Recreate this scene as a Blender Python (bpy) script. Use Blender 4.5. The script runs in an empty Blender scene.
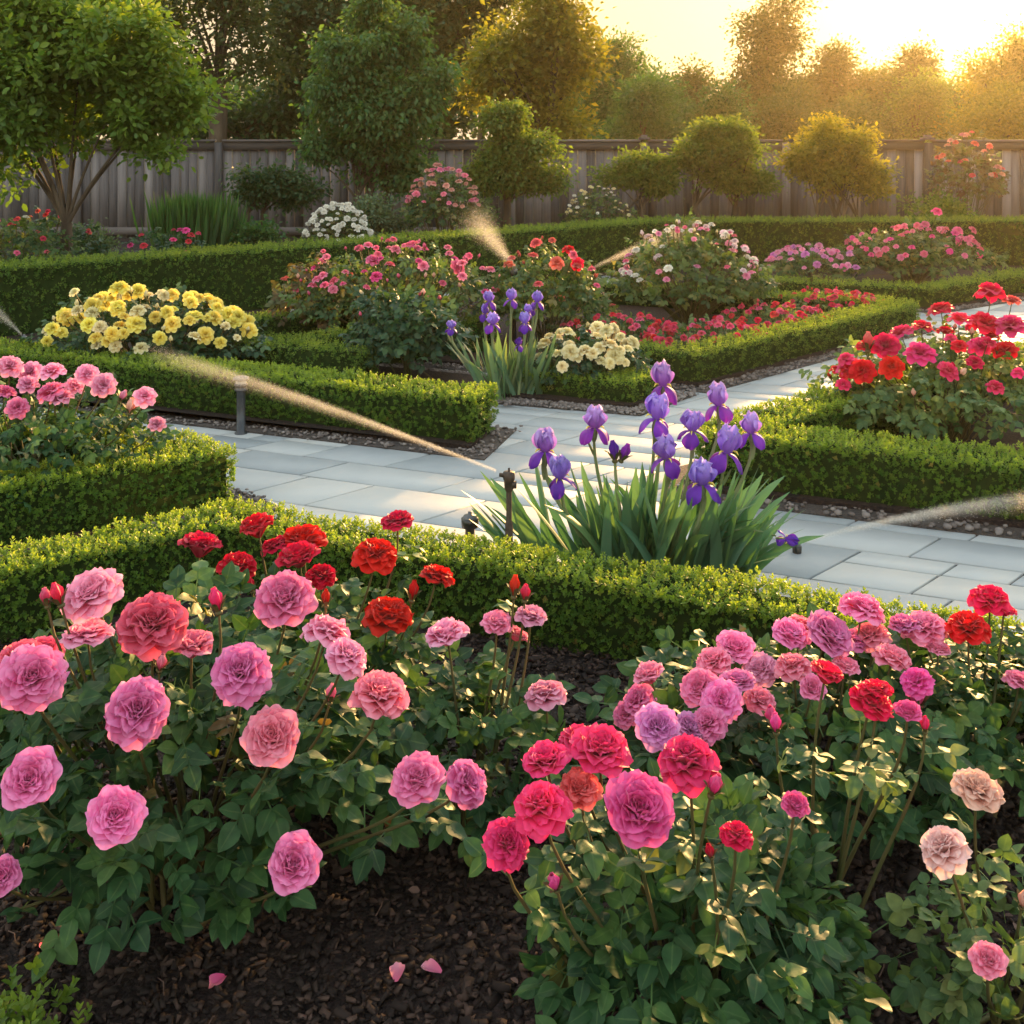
import bpy, math, random
import numpy as np
R = math.radians
SC = bpy.context.scene
COL = SC.collection
rng = np.random.default_rng(7)
random.seed(7)

# ------------------------------------------------------------------ camera
CAMH, F, YH = 1.7, 1100.0, 130.0
cd = bpy.data.cameras.new('camera'); cam = bpy.data.objects.new('camera', cd); COL.objects.link(cam)
cam.location = (0, 0, CAMH); cam.rotation_euler = (R(90), 0, 0)
cd.sensor_width = 36; cd.lens = F / 1024 * 36; cd.shift_y = -(512 - YH) / 1024
cd.clip_start = 0.05; cd.clip_end = 2000
cd.dof.use_dof = True; cd.dof.focus_distance = 3.0; cd.dof.aperture_fstop = 20
SC.camera = cam

# ------------------------------------------------------------------ light
SUN_EL, SUN_AZ = 10.5, 25.0      # azimuth clockwise from +Y
HAZE = 0.0006
w = bpy.data.worlds.new('World'); SC.world = w; w.use_nodes = True
nt = w.node_tree; nt.nodes.clear()
sky = nt.nodes.new('ShaderNodeTexSky'); sky.sky_type = 'NISHITA'; sky.sun_disc = False
sky.sun_elevation = R(SUN_EL); sky.sun_rotation = R(SUN_AZ)
sky.air_density = 1.0; sky.dust_density = 0.4; sky.ozone_density = 1.0
bg = nt.nodes.new('ShaderNodeBackground'); bg.inputs[1].default_value = 0.15
out = nt.nodes.new('ShaderNodeOutputWorld')
hsv = nt.nodes.new('ShaderNodeHueSaturation'); hsv.inputs['Saturation'].default_value = 0.60; nt.links.new(sky.outputs[0], hsv.inputs['Color'])
tint = nt.nodes.new('ShaderNodeMix'); tint.data_type = 'RGBA'; tint.blend_type = 'MULTIPLY'; tint.inputs[0].default_value = 1.0
tint.inputs[7].default_value = (1.06, 1.0, 0.84, 1); nt.links.new(hsv.outputs[0], tint.inputs[6]); 
# the evening sky is cream and dimmer through the thick air near the horizon, clear higher up
tcw = nt.nodes.new('ShaderNodeTexCoord'); sep = nt.nodes.new('ShaderNodeSeparateXYZ'); nt.links.new(tcw.outputs['Generated'], sep.inputs[0])
gr = nt.nodes.new('ShaderNodeValToRGB'); ce = gr.color_ramp.elements; ce[0].position = 0.0; ce[0].color = (.50, .38, .24, 1); ce[1].position = .45; ce[1].color = (1.0, 1.0, .98, 1)
e_ = ce.new(.13); e_.color = (.56, .46, .33, 1)
nt.links.new(sep.outputs[2], gr.inputs[0])
t2 = nt.nodes.new('ShaderNodeMix'); t2.data_type = 'RGBA'; t2.blend_type = 'MULTIPLY'; t2.inputs[0].default_value = 1.0
nt.links.new(tint.outputs[2], t2.inputs[6]); nt.links.new(gr.outputs[0], t2.inputs[7]); 
def sm(op, a, b):
    n = nt.nodes.new('ShaderNodeMath'); n.operation = op
    for i, v in enumerate((a, b)):
        if isinstance(v, (int, float)): n.inputs[i].default_value = v
        else: nt.links.new(v, n.inputs[i])
    return n.outputs[0]
# a soft cap on the sky colour holds the glare down near the horizon, less and less higher up
kz = sm('MULTIPLY_ADD', sm('MAXIMUM', sm('SUBTRACT', sep.outputs[2], .13), 0.0), 16.0); kz.node.inputs[2].default_value = 1.0
sp3 = nt.nodes.new('ShaderNodeSeparateXYZ'); nt.links.new(t2.outputs[2], sp3.inputs[0]); cb3 = nt.nodes.new('ShaderNodeCombineXYZ')
for i, cc in enumerate((1.20, .96, .66)):
    x_ = sp3.outputs[i]; lim = sm('MULTIPLY', kz, cc)
    y_ = sm('DIVIDE', x_, sm('POWER', sm('ADD', sm('POWER', sm('DIVIDE', x_, lim), 3.0), 1.0), 1 / 3)); nt.links.new(y_, cb3.inputs[i])
nt.links.new(cb3.outputs[0], bg.inputs[0])
nt.links.new(bg.outputs[0], out.inputs[0])
sd = bpy.data.lights.new('sun', 'SUN'); sd.energy = 2.9; sd.angle = R(3); sd.color = (1.0, 0.57, 0.21)
sun = bpy.data.objects.new('sun', sd); COL.objects.link(sun)
from mathutils import Vector, Matrix
sdir = Vector((math.sin(R(SUN_AZ)) * math.cos(R(SUN_EL)), math.cos(R(SUN_AZ)) * math.cos(R(SUN_EL)), math.sin(R(SUN_EL))))
sun.rotation_euler = sdir.to_track_quat('Z', 'Y').to_euler(); sun.location = (6, 14, 12)
SC.view_settings.view_transform = 'Standard'; SC.view_settings.look = 'None'
SC.view_settings.exposure = 2.55; SC.view_settings.gamma = 1.0
SC.cycles.max_bounces = 8; SC.cycles.diffuse_bounces = 3; SC.cycles.glossy_bounces = 2
SC.cycles.transmission_bounces = 4; SC.cycles.transparent_max_bounces = 8; SC.cycles.volume_bounces = 1
SC.cycles.sample_clamp_indirect = 4.0

# ------------------------------------------------------------------ helpers
def W(px, py, Z):
    return np.array([(px - 512) * Z / F, Z, CAMH - (py - YH) * Z / F])
def GP(px, py, h=0.0):
    Z = (CAMH - h) * F / (py - YH)
    return np.array([(px - 512) * Z / F, Z])

def tag(o, label=None, cat=None, group=None, kind=None):
    if label: o['label'] = label
    if cat: o['category'] = cat
    if group: o['group'] = group
    if kind: o['kind'] = kind
    return o
def empty(name, loc, label, cat, group=None):
    o = bpy.data.objects.new(name, None); COL.objects.link(o); o.location = loc
    o.empty_display_size = 0.1
    return tag(o, label, cat, group)

class MB:
    """collects pieces of geometry (world coordinates) into one mesh"""
    def __init__(s): s.V = []; s.F = {}; s.n = 0; s.A = []; s.B = []
    def add(s, V, Fs, rnd=None, aux=None, mat=0):
        V = np.asarray(V, float); Fs = np.asarray(Fs, int)
        k = Fs.shape[1]; s.F.setdefault((k, mat), []).append(Fs + s.n); s.V.append(V); s.n += len(V)
        s.A.append(np.zeros(len(V)) + (random.random() if rnd is None else rnd))
        s.B.append(np.zeros(len(V)) + (0 if aux is None else aux))
        return s
    def mesh(s, name, mats, smooth=True, origin=None):
        V = np.concatenate(s.V)
        if origin is not None: V = V - np.asarray(origin, float)
        me = bpy.data.meshes.new(name)
        keys = list(s.F.keys()); loops = []; starts = []; tot = []; mi = []; pos = 0
        for (k, m) in keys:
            Fs = np.concatenate(s.F[(k, m)]); loops.append(Fs.ravel())
            starts.append(pos + np.arange(len(Fs)) * k); tot.append(np.full(len(Fs), k)); mi.append(np.full(len(Fs), m))
            pos += Fs.size
        loops = np.concatenate(loops); starts = np.concatenate(starts); mi = np.concatenate(mi)
        me.vertices.add(len(V)); me.vertices.foreach_set('co', V.astype(np.float32).ravel())
        me.loops.add(len(loops)); me.loops.foreach_set('vertex_index', loops.astype(np.int32))
        me.polygons.add(len(starts)); me.polygons.foreach_set('loop_start', starts.astype(np.int32))
        me.polygons.foreach_set('material_index', mi.astype(np.int32))
        if smooth: me.polygons.foreach_set('use_smooth', np.ones(len(starts), bool))
        for nm, arr in (('rnd', s.A), ('aux', s.B)):
            a = me.attributes.new(nm, 'FLOAT', 'POINT'); a.data.foreach_set('value', np.concatenate(arr).astype(np.float32))
        me.update(calc_edges=True)
        for m in (mats if isinstance(mats, (list, tuple)) else [mats]): me.materials.append(m)
        return me
    def build(s, name, mats, parent=None, smooth=True, loc=None):
        org = None
        if parent is not None: org = np.array(parent.location)
        if loc is not None: org = np.array(loc)
        o = bpy.data.objects.new(name, s.mesh(name, mats, smooth, org)); COL.objects.link(o)
        if parent is not None: o.parent = parent
        elif loc is not None: o.location = loc
        return o

def frames(d, n):
    """rotation matrices with local Y along d and local Z near n"""
    d = d / np.linalg.norm(d, axis=1, keepdims=True)
    x = np.cross(d, n); ln = np.linalg.norm(x, axis=1, keepdims=True)
    bad = ln[:, 0] < 1e-4; x[bad] = [1, 0, 0]; ln[bad] = 1
    x = x / ln; z = np.cross(x, d)
    return np.stack([x, d, z], axis=2)
def scatter(mb, T, Fs, pos, rot, scl, rnd=None, aux=None, taux=None, mat=0):
    pos = np.asarray(pos, float); N = len(pos); n = len(T)
    if N == 0: return
    scl = np.zeros(N) + scl
    V = np.einsum('nij,kj->nki', rot, T) * scl[:, None, None] + pos[:, None, :]
    FF = (Fs[None] + (np.arange(N) * n)[:, None, None]).reshape(-1, Fs.shape[1])
    r = np.repeat(rng.random(N) if rnd is None else rnd, n)
    if taux is not None: a = np.tile(taux, N)
    else: a = np.repeat(np.zeros(N) if aux is None else aux, n)
    mb.add(V.reshape(-1, 3), FF, r, a, mat)
def unit(n):
    v = rng.normal(size=(n, 3)); return v / np.linalg.norm(v, axis=1, keepdims=True)
def tube(mb, pts, rad, k=6, rnd=None, mat=0):
    P = np.asarray(pts, float); n = len(P); rad = np.zeros(n) + rad
    T = np.gradient(P, axis=0); T /= np.linalg.norm(T, axis=1, keepdims=True) + 1e-9
    up = np.array([0.3, 0.2, 0.93]) if abs(T[0][2]) < .85 else np.array([1, 0.1, 0])
    X = np.cross(T, up); X /= np.linalg.norm(X, axis=1, keepdims=True) + 1e-9; Y = np.cross(T, X)
    a = np.arange(k) / k * 2 * math.pi
    V = P[:, None] + rad[:, None, None] * (np.cos(a)[None, :, None] * X[:, None] + np.sin(a)[None, :, None] * Y[:, None])
    Fs = [[i * k + j, i * k + (j + 1) % k, (i + 1) * k + (j + 1) % k, (i + 1) * k + j] for i in range(n - 1) for j in range(k)]
    mb.add(V.reshape(-1, 3), Fs, rnd, np.repeat(np.linspace(0, 1, n), k), mat)
def lathe(mb, prof, c, k=20, mat=0, rnd=None):
    prof = np.asarray(prof, float); n = len(prof); a = np.arange(k) / k * 2 * math.pi
    V = np.stack([prof[:, 0, None] * np.cos(a), prof[:, 0, None] * np.sin(a), prof[:, 1, None] + 0 * a], 2) + np.asarray(c)
    Fs = [[i * k + j, i * k + (j + 1) % k, (i + 1) * k + (j + 1) % k, (i + 1) * k + j] for i in range(n - 1) for j in range(k)]
    mb.add(V.reshape(-1, 3), Fs, rnd, 0, mat)
def bez(a, b, c, d, n=8):
    t = np.linspace(0, 1, n)[:, None]
    return (1 - t) ** 3 * a + 3 * (1 - t) ** 2 * t * b + 3 * (1 - t) * t * t * c + t ** 3 * d
BOXF = np.array([[0, 1, 3, 2], [4, 6, 7, 5], [0, 4, 5, 1], [2, 3, 7, 6], [0, 2, 6, 4], [1, 5, 7, 3]])
def box(mb, c, s, mat=0, rnd=None, bev=0.0):
    s = np.asarray(s, float) / 2
    V = np.array([[x, y, z] for x in (-1, 1) for y in (-1, 1) for z in (-1, 1)]) * s + np.asarray(c)
    mb.add(V, BOXF, rnd, 0, mat)

# ------------------------------------------------------------------ materials
def newmat(name):
    m = bpy.data.materials.new(name); m.use_nodes = True; m.node_tree.nodes.clear(); return m, m.node_tree
def nd(t, typ, **kw):
    n = t.nodes.new(typ)
    for k, v in kw.items():
        if k[0] == 'i': n.inputs[int(k[1:])].default_value = v
        else: setattr(n, k, v)
    return n
def mixc(t, fac, a, b, bt='MIX'):
    n = t.nodes.new('ShaderNodeMix'); n.data_type = 'RGBA'; n.blend_type = bt
    for sock, v in ((n.inputs[0], fac), (n.inputs[6], a), (n.inputs[7], b)):
        if isinstance(v, (int, float)): sock.default_value = v
        elif isinstance(v, tuple): sock.default_value = (*v, 1) if len(v) == 3 else v
        else: t.links.new(v, sock)
    return n.outputs[2]
def attr(t, nm):
    n = t.nodes.new('ShaderNodeAttribute'); n.attribute_name = nm; return n.outputs[2]
def ramp(t, src, stops):
    n = t.nodes.new('ShaderNodeValToRGB'); e = n.color_ramp.elements
    while len(e) < len(stops): e.new(0.5)
    for i, (p, c) in enumerate(stops): e[i].position = p; e[i].color = (*c, 1) if len(c) == 3 else c
    t.links.new(src, n.inputs[0]); return n.outputs[0]

def leaf_mat(name, stops, new=None, trans=0.35, tcol=None, rough=0.5, spec=0.35, vein=0.0):
    m, t = newmat(name)
    c = ramp(t, attr(t, 'rnd'), stops)
    if new: c = mixc(t, attr(t, 'aux'), c, new)
    if vein:
        g = t.nodes.new('ShaderNodeMath'); g.operation = 'LESS_THAN'; t.links.new(attr(t, 'aux'), g.inputs[0]); g.inputs[1].default_value = 0.09
        g2 = t.nodes.new('ShaderNodeMath'); g2.operation = 'MULTIPLY'; g2.inputs[1].default_value = vein; t.links.new(g.outputs[0], g2.inputs[0])
        c = mixc(t, g2.outputs[0], c, (0.16, 0.24, 0.10))
    if vein:
        tcn = nd(t, 'ShaderNodeTexCoord'); mz = nd(t, 'ShaderNodeTexNoise'); mz.inputs['Scale'].default_value = 45; mz.inputs['Detail'].default_value = 4; t.links.new(tcn.outputs['Object'], mz.inputs['Vector'])
        c = mixc(t, 0.8, c, ramp(t, mz.outputs[0], [(0.3, (0.66, 0.68, 0.66)), (0.6, (1.1, 1.08, 1.0)), (0.72, (1.5, 1.35, 1.0))]), 'MULTIPLY')
    geo = nd(t, 'ShaderNodeNewGeometry')
    back = mixc(t, geo.outputs['Backfacing'], c, mixc(t, 0.35, c, (0.10, 0.15, 0.08)))
    p = nd(t, 'ShaderNodeBsdfPrincipled'); t.links.new(back, p.inputs['Base Color'])
    p.inputs['Roughness'].default_value = rough; p.inputs['Specular IOR Level'].default_value = spec
    tr = nd(t, 'ShaderNodeBsdfTranslucent')
    tc = mixc(t, 1.0, c, tcol or (2.2, 2.0, 0.7), 'MULTIPLY'); t.links.new(tc, tr.inputs[0])
    mx = nd(t, 'ShaderNodeMixShader', i0=trans); t.links.new(p.outputs[0], mx.inputs[1]); t.links.new(tr.outputs[0], mx.inputs[2])
    o = nd(t, 'ShaderNodeOutputMaterial'); t.links.new(mx.outputs[0], o.inputs[0]); return m
def petal_mat(name, edge, deep, trans=0.27, jit=0.14):
    m, t = newmat(name)
    c = mixc(t, attr(t, 'aux'), deep, edge)
    rm = nd(t, 'ShaderNodeMapRange'); rm.inputs[1].default_value = .55; rm.inputs[2].default_value = 1.0; rm.inputs[4].default_value = .18; t.links.new(attr(t, 'aux'), rm.inputs[0])
    c = mixc(t, rm.outputs[0], c, tuple(min(.97, e * .55 + .45 * (max(edge) * .9 if max(edge) / (min(edge) + .001) < 12 else e)) for e in edge))
    oi = nd(t, 'ShaderNodeObjectInfo')
    hs = nd(t, 'ShaderNodeHueSaturation')
    a = nd(t, 'ShaderNodeMapRange'); a.inputs[3].default_value = 1 - jit; a.inputs[4].default_value = 1 + jit; t.links.new(oi.outputs['Random'], a.inputs[0])
    t.links.new(a.outputs[0], hs.inputs['Value'])
    b = nd(t, 'ShaderNodeMapRange'); b.inputs[3].default_value = 0.488; b.inputs[4].default_value = 0.512
    w2 = nd(t, 'ShaderNodeTexWhiteNoise'); w2.noise_dimensions = '1D'; t.links.new(oi.outputs['Random'], w2.inputs['W']); t.links.new(w2.outputs[0], b.inputs[0])
    t.links.new(b.outputs[0], hs.inputs['Hue']); t.links.new(c, hs.inputs['Color'])
    nz = nd(t, 'ShaderNodeTexNoise'); nz.inputs['Scale'].default_value = 9; nz.inputs['Detail'].default_value = 3
    tc = nd(t, 'ShaderNodeTexCoord'); t.links.new(tc.outputs['Object'], nz.inputs['Vector'])
    col = mixc(t, 0.5, hs.outputs[0], ramp(t, nz.outputs[0], [(0.3, (0.72, 0.72, 0.72)), (0.7, (1.1, 1.1, 1.1))]), 'MULTIPLY')
    p = nd(t, 'ShaderNodeBsdfPrincipled'); t.links.new(col, p.inputs['Base Color']); p.inputs['Roughness'].default_value = 0.55
    p.inputs['Specular IOR Level'].default_value = 0.25; p.inputs['Sheen Weight'].default_value = 0.15
    tr = nd(t, 'ShaderNodeBsdfTranslucent'); t.links.new(col, tr.inputs[0])
    mx = nd(t, 'ShaderNodeMixShader', i0=trans); t.links.new(p.outputs[0], mx.inputs[1]); t.links.new(tr.outputs[0], mx.inputs[2])
    o = nd(t, 'ShaderNodeOutputMaterial'); t.links.new(mx.outputs[0], o.inputs[0]); return m
def solid(name, stops, rough=0.8, spec=0.3, scale=20, bump=0.0, bscale=40, metal=0.0, stretch=(1, 1, 1), src='noise'):
    m, t = newmat(name)
    tc = nd(t, 'ShaderNodeTexCoord'); mp = nd(t, 'ShaderNodeMapping'); mp.inputs['Scale'].default_value = stretch
    t.links.new(tc.outputs['Object'], mp.inputs[0])
    nz = nd(t, 'ShaderNodeTexNoise'); nz.inputs['Scale'].default_value = scale; nz.inputs['Detail'].default_value = 6; t.links.new(mp.outputs[0], nz.inputs['Vector'])
    if src == 'rnd':
        v = t.nodes.new('ShaderNodeMath'); v.operation = 'ADD'
        v2 = t.nodes.new('ShaderNodeMath'); v2.operation = 'MULTIPLY'; v2.inputs[1].default_value = 0.5; t.links.new(nz.outputs[0], v2.inputs[0])
        v3 = t.nodes.new('ShaderNodeMath'); v3.operation = 'MULTIPLY_ADD'; v3.inputs[1].default_value = 0.75; v3.inputs[2].default_value = -0.125; t.links.new(attr(t, 'rnd'), v3.inputs[0])
        t.links.new(v2.outputs[0], v.inputs[0]); t.links.new(v3.outputs[0], v.inputs[1]); s = v.outputs[0]
    else: s = nz.outputs[0]
    c = ramp(t, s, stops)
    p = nd(t, 'ShaderNodeBsdfPrincipled'); t.links.new(c, p.inputs['Base Color']); p.inputs['Roughness'].default_value = rough
    p.inputs['Specular IOR Level'].default_value = spec; p.inputs['Metallic'].default_value = metal
    if bump:
        n2 = nd(t, 'ShaderNodeTexNoise'); n2.inputs['Scale'].default_value = bscale; n2.inputs['Detail'].default_value = 8; t.links.new(mp.outputs[0], n2.inputs['Vector'])
        bp = nd(t, 'ShaderNodeBump'); bp.inputs['Strength'].default_value = 1.0; bp.inputs['Distance'].default_value = bump
        t.links.new(n2.outputs[0], bp.inputs['Height']); t.links.new(bp.outputs[0], p.inputs['Normal'])
    o = nd(t, 'ShaderNodeOutputMaterial'); t.links.new(p.outputs[0], o.inputs[0]); return m

M = {}
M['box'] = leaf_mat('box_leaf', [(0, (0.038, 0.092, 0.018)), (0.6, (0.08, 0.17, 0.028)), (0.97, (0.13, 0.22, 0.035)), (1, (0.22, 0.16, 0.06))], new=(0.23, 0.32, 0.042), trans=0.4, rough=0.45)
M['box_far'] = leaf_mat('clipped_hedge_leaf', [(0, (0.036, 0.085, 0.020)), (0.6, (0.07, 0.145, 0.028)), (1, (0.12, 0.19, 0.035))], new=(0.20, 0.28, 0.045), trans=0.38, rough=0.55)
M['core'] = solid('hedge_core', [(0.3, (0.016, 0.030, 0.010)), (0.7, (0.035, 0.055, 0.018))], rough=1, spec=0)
M['rose'] = leaf_mat('rose_leaf', [(0, (0.016, 0.050, 0.022)), (0.55, (0.032, 0.088, 0.034)), (0.84, (0.058, 0.13, 0.042)), (0.965, (0.075, 0.15, 0.042)), (0.99, (0.14, 0.19, 0.045)), (1, (0.15, 0.08, 0.05))], trans=0.20, rough=0.50, spec=0.22, vein=0.2)
M['rose_lite'] = leaf_mat('pale_rose_leaf', [(0, (0.045, 0.10, 0.045)), (0.55, (0.09, 0.16, 0.065)), (0.92, (0.15, 0.22, 0.08)), (1, (0.19, 0.20, 0.08))], trans=0.28, rough=0.55, spec=0.22, vein=0.18)
M['rose_far'] = leaf_mat('rose_leaf_distant', [(0, (0.03, 0.068, 0.03)), (0.5, (0.07, 0.13, 0.045)), (0.85, (0.12, 0.18, 0.06)), (1, (0.19, 0.17, 0.07))], trans=0.35, rough=0.55)
M['rose_dark'] = leaf_mat('deep_green_rose_leaf', [(0, (0.018, 0.050, 0.028)), (0.7, (0.035, 0.085, 0.04)), (1, (0.07, 0.13, 0.05))], trans=0.25, rough=0.5)
M['red_leaf'] = leaf_mat('bronze_young_leaf', [(0, (0.08, 0.045, 0.03)), (0.5, (0.10, 0.09, 0.04)), (1, (0.09, 0.13, 0.05))], trans=0.3)
M['grey_leaf'] = leaf_mat('grey_green_leaf', [(0, (0.07, 0.12, 0.08)), (1, (0.15, 0.21, 0.12))], trans=0.25, rough=0.7)
M['iris_leaf'] = leaf_mat('iris_blade', [(0, (0.055, 0.14, 0.085)), (0.6, (0.09, 0.20, 0.11)), (1, (0.17, 0.28, 0.11))], trans=0.2, tcol=(1.5, 1.7, 0.7), rough=0.45)
M['iris_back'] = leaf_mat('iris_blade_bluish', [(0, (0.08, 0.16, 0.10)), (0.6, (0.12, 0.22, 0.14)), (1, (0.18, 0.27, 0.14))], trans=0.3, rough=0.5)
M['cane'] = solid('rose_cane', [(0.3, (0.055, 0.075, 0.025)), (0.7, (0.13, 0.09, 0.04))], rough=0.6, scale=6)
M['iris_stem'] = solid('iris_stem', [(0.3, (0.13, 0.19, 0.08)), (0.7, (0.22, 0.26, 0.13))], rough=0.6, scale=12)
M['bark'] = solid('bark', [(0.3, (0.045, 0.032, 0.024)), (0.7, (0.13, 0.10, 0.075))], rough=0.9, scale=8, bump=0.01, bscale=25, stretch=(1, 1, .25))
M['bark_grey'] = solid('grey_bark', [(0.3, (0.07, 0.06, 0.05)), (0.7, (0.16, 0.14, 0.12))], rough=0.9, scale=8, bump=0.01, bscale=25, stretch=(1, 1, .25))
M['soil'] = solid('mulch_soil', [(0.25, (0.012, 0.008, 0.008)), (0.5, (0.035, 0.023, 0.021)), (0.8, (0.075, 0.048, 0.042))], rough=0.95, scale=60, bump=0.02, bscale=90)
M['chip'] = solid('bark_chips', [(0.0, (0.013, 0.009, 0.009)), (0.5, (0.038, 0.025, 0.022)), (0.85, (0.085, 0.052, 0.042)), (1, (0.16, 0.10, 0.085))], rough=0.85, scale=60, src='rnd')
M['stone'] = solid('bluestone', [(0.1, (0.24, 0.265, 0.29)), (0.4, (0.33, 0.35, 0.375)), (0.7, (0.41, 0.42, 0.43)), (1, (0.49, 0.46, 0.43))], rough=0.55, spec=0.45, scale=5, src='rnd', bump=0.0025, bscale=14)
M['joint'] = solid('path_joint', [(0.3, (0.03, 0.027, 0.024)), (0.7, (0.06, 0.053, 0.047))], rough=0.95, scale=40)
M['gravel'] = solid('gravel_base', [(0.3, (0.05, 0.04, 0.038)), (0.7, (0.12, 0.10, 0.095))], rough=0.9, scale=120, bump=0.01, bscale=120)
M['pebble'] = solid('pebbles', [(0.0, (0.08, 0.065, 0.062)), (0.5, (0.17, 0.14, 0.135)), (1, (0.32, 0.28, 0.27))], rough=0.7, scale=30, src='rnd')
M['wood'] = solid('weathered_boards', [(0.1, (0.055, 0.05, 0.053)), (0.5, (0.145, 0.13, 0.138)), (0.9, (0.27, 0.24, 0.245))], rough=0.85, scale=7, src='rnd', bump=0.006, bscale=12, stretch=(6, 6, .35))
M['rail'] = solid('weathered_rail', [(0.1, (0.07, 0.06, 0.062)), (0.5, (0.13, 0.112, 0.112)), (0.9, (0.21, 0.18, 0.175))], rough=0.85, scale=7, src='rnd', bump=0.004, bscale=12, stretch=(.35, 6, 6))
M['dark_metal'] = solid('dark_grey_metal', [(0.3, (0.05, 0.055, 0.065)), (0.7, (0.085, 0.09, 0.10))], rough=0.4, metal=0.5)
M['cap_metal'] = solid('grey_cap_metal', [(0.3, (0.09, 0.095, 0.105)), (0.7, (0.15, 0.155, 0.165))], rough=0.45, metal=0.4)
M['glass'] = solid('lamp_lens', [(0.3, (0.35, 0.35, 0.36)), (0.7, (0.5, 0.5, 0.5))], rough=0.15, spec=0.6)
M['rust'] = solid('worn_brown_pipe', [(0.3, (0.035, 0.026, 0.022)), (0.7, (0.10, 0.07, 0.055))], rough=0.6, scale=60)
M['black'] = solid('black_plastic', [(0.3, (0.012, 0.012, 0.014)), (0.7, (0.03, 0.03, 0.032))], rough=0.3, spec=0.5)
C = {}
def pc(n, e, d, **k): C[n] = petal_mat('petal_' + n, e, d, **k)
pc('pink', (0.97, 0.27, 0.58), (0.88, 0.09, 0.33)); pc('salmon', (0.97, 0.32, 0.50), (0.90, 0.11, 0.24))
pc('deep', (0.92, 0.13, 0.31), (0.70, 0.02, 0.09)); pc('hot', (0.95, 0.055, 0.23), (0.80, 0.01, 0.09))
pc('magenta', (0.95, 0.10, 0.42), (0.82, 0.025, 0.24)); pc('red', (0.76, 0.006, 0.020), (0.48, 0.003, 0.012))
pc('crimson', (0.86, 0.010, 0.07), (0.62, 0.005, 0.03)); pc('lilac', (0.86, 0.32, 0.70), (0.68, 0.14, 0.50))
pc('peach', (0.93, 0.58, 0.48), (0.88, 0.38, 0.30)); pc('blush', (0.90, 0.62, 0.62), (0.80, 0.36, 0.32))
pc('palepink', (0.96, 0.42, 0.63), (0.88, 0.18, 0.37)); pc('yellow', (0.97, 0.85, 0.20), (0.95, 0.70, 0.05))
pc('cream', (0.94, 0.86, 0.55), (0.90, 0.72, 0.28)); pc('white', (0.90, 0.88, 0.84), (0.86, 0.80, 0.66))
pc('whitepink', (0.92, 0.78, 0.82), (0.86, 0.58, 0.64)); pc('coral', (0.88, 0.18, 0.16), (0.74, 0.07, 0.06))
pc('carpet', (0.78, 0.06, 0.13), (0.56, 0.02, 0.05)); pc('farpink', (0.93, 0.20, 0.38), (0.80, 0.07, 0.20))
pc('oleander', (0.88, 0.44, 0.38), (0.76, 0.28, 0.22)); pc('lavender', (0.46, 0.32, 0.92), (0.28, 0.10, 0.75), jit=.12); pc('violet', (0.10, 0.012, 0.38), (0.20, 0.04, 0.5), jit=.15)
pc('orchid', (0.60, 0.38, 0.90), (0.36, 0.10, 0.68), jit=.12); pc('plum', (0.26, 0.02, 0.42), (0.2, 0.03, 0.4), jit=.15)

# ------------------------------------------------------------------ leaf and petal templates
def leaflet(nu=5, nv=7, wid=0.72, fold=0.18, droop=0.18, wave=0.0, serr=0.0):
    us = np.linspace(-1, 1, nu); vs = np.linspace(0, 1, nv)
    V = []; A = []
    for v in vs:
        wv = wid * 0.5 * max(0.02, math.sin(math.pi * v ** 0.74)) ** 0.8
        if v > .85: wv *= 1 - (v - .85) * 2.2
        for u in us:
            V.append([u * wv * (1 + serr * math.sin(v * 40)), v, fold * abs(u) * wv - droop * v * v + wave * math.sin(v * 9 + u * 2)])
            A.append(abs(u))
    Fs = [[i * nu + j, i * nu + j + 1, (i + 1) * nu + j + 1, (i + 1) * nu + j] for i in range(nv - 1) for j in range(nu - 1)]
    return np.array(V), np.array(Fs), np.array(A)
def compound(nu, nv, n=5):
    """a pinnate rose leaf: leaflets on a petiole, overall length about 1"""
    V0, F0, A0 = leaflet(nu, nv, 0.72, 0.16, 0.20, 0.025)
    mb = MB(); spec = [(0.62, 0, 0.42)]
    for k in range((n - 1) // 2):
        y = 0.50 - 0.30 * k + random.uniform(-.03, .03)
        for s in (-1, 1): spec.append((y, s * (62 + random.uniform(-14, 14)), (0.38 - 0.06 * k) * random.uniform(.85, 1.1)))
    AA = []
    for (y, ang, L) in spec:
        a = R(-ang); c, s_ = math.cos(a), math.sin(a); tw = random.uniform(-.5, .35)
        Rz = np.array([[c, -s_, 0], [s_, c, 0], [0, 0, 1]]); Rx = np.array([[1, 0, 0], [0, math.cos(tw), -math.sin(tw)], [0, math.sin(tw), math.cos(tw)]])
        V = (V0 * L) @ (Rz @ Rx).T + np.array([0, y, -0.12 * y * y]); mb.add(V, F0, 0, A0)
    yy = np.linspace(0, 0.64, 4)
    V = np.array([[x, y, -0.12 * y * y] for y in yy for x in (-0.012, 0.012)])
    mb.add(V, [[2 * i, 2 * i + 1, 2 * i + 3, 2 * i + 2] for i in range(3)], 0, 0.05)
    return np.concatenate(mb.V), np.concatenate(mb.F[(4, 0)]), np.concatenate(mb.B)
LEAF6 = (np.array([[0, 0, 0], [-.26, .3, .07], [-.24, .7, .04], [0, 1, -.08], [.24, .7, .04], [.26, .3, .07], [0, .5, -.01]]),
         np.array([[0, 6, 2, 1], [6, 3, 2, 2], [0, 5, 4, 6], [6, 4, 3, 3]]))
LEAF6 = (LEAF6[0], np.array([[0, 6, 1], [1, 6, 2], [6, 3, 2], [0, 5, 6], [5, 4, 6], [6, 4, 3]]))
LEAF4 = (np.array([[0, 0, 0], [-.3, .5, .1], [0, 1, -.05], [.3, .5, .1]]), np.array([[0, 2, 1], [0, 3, 2]]))
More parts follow.
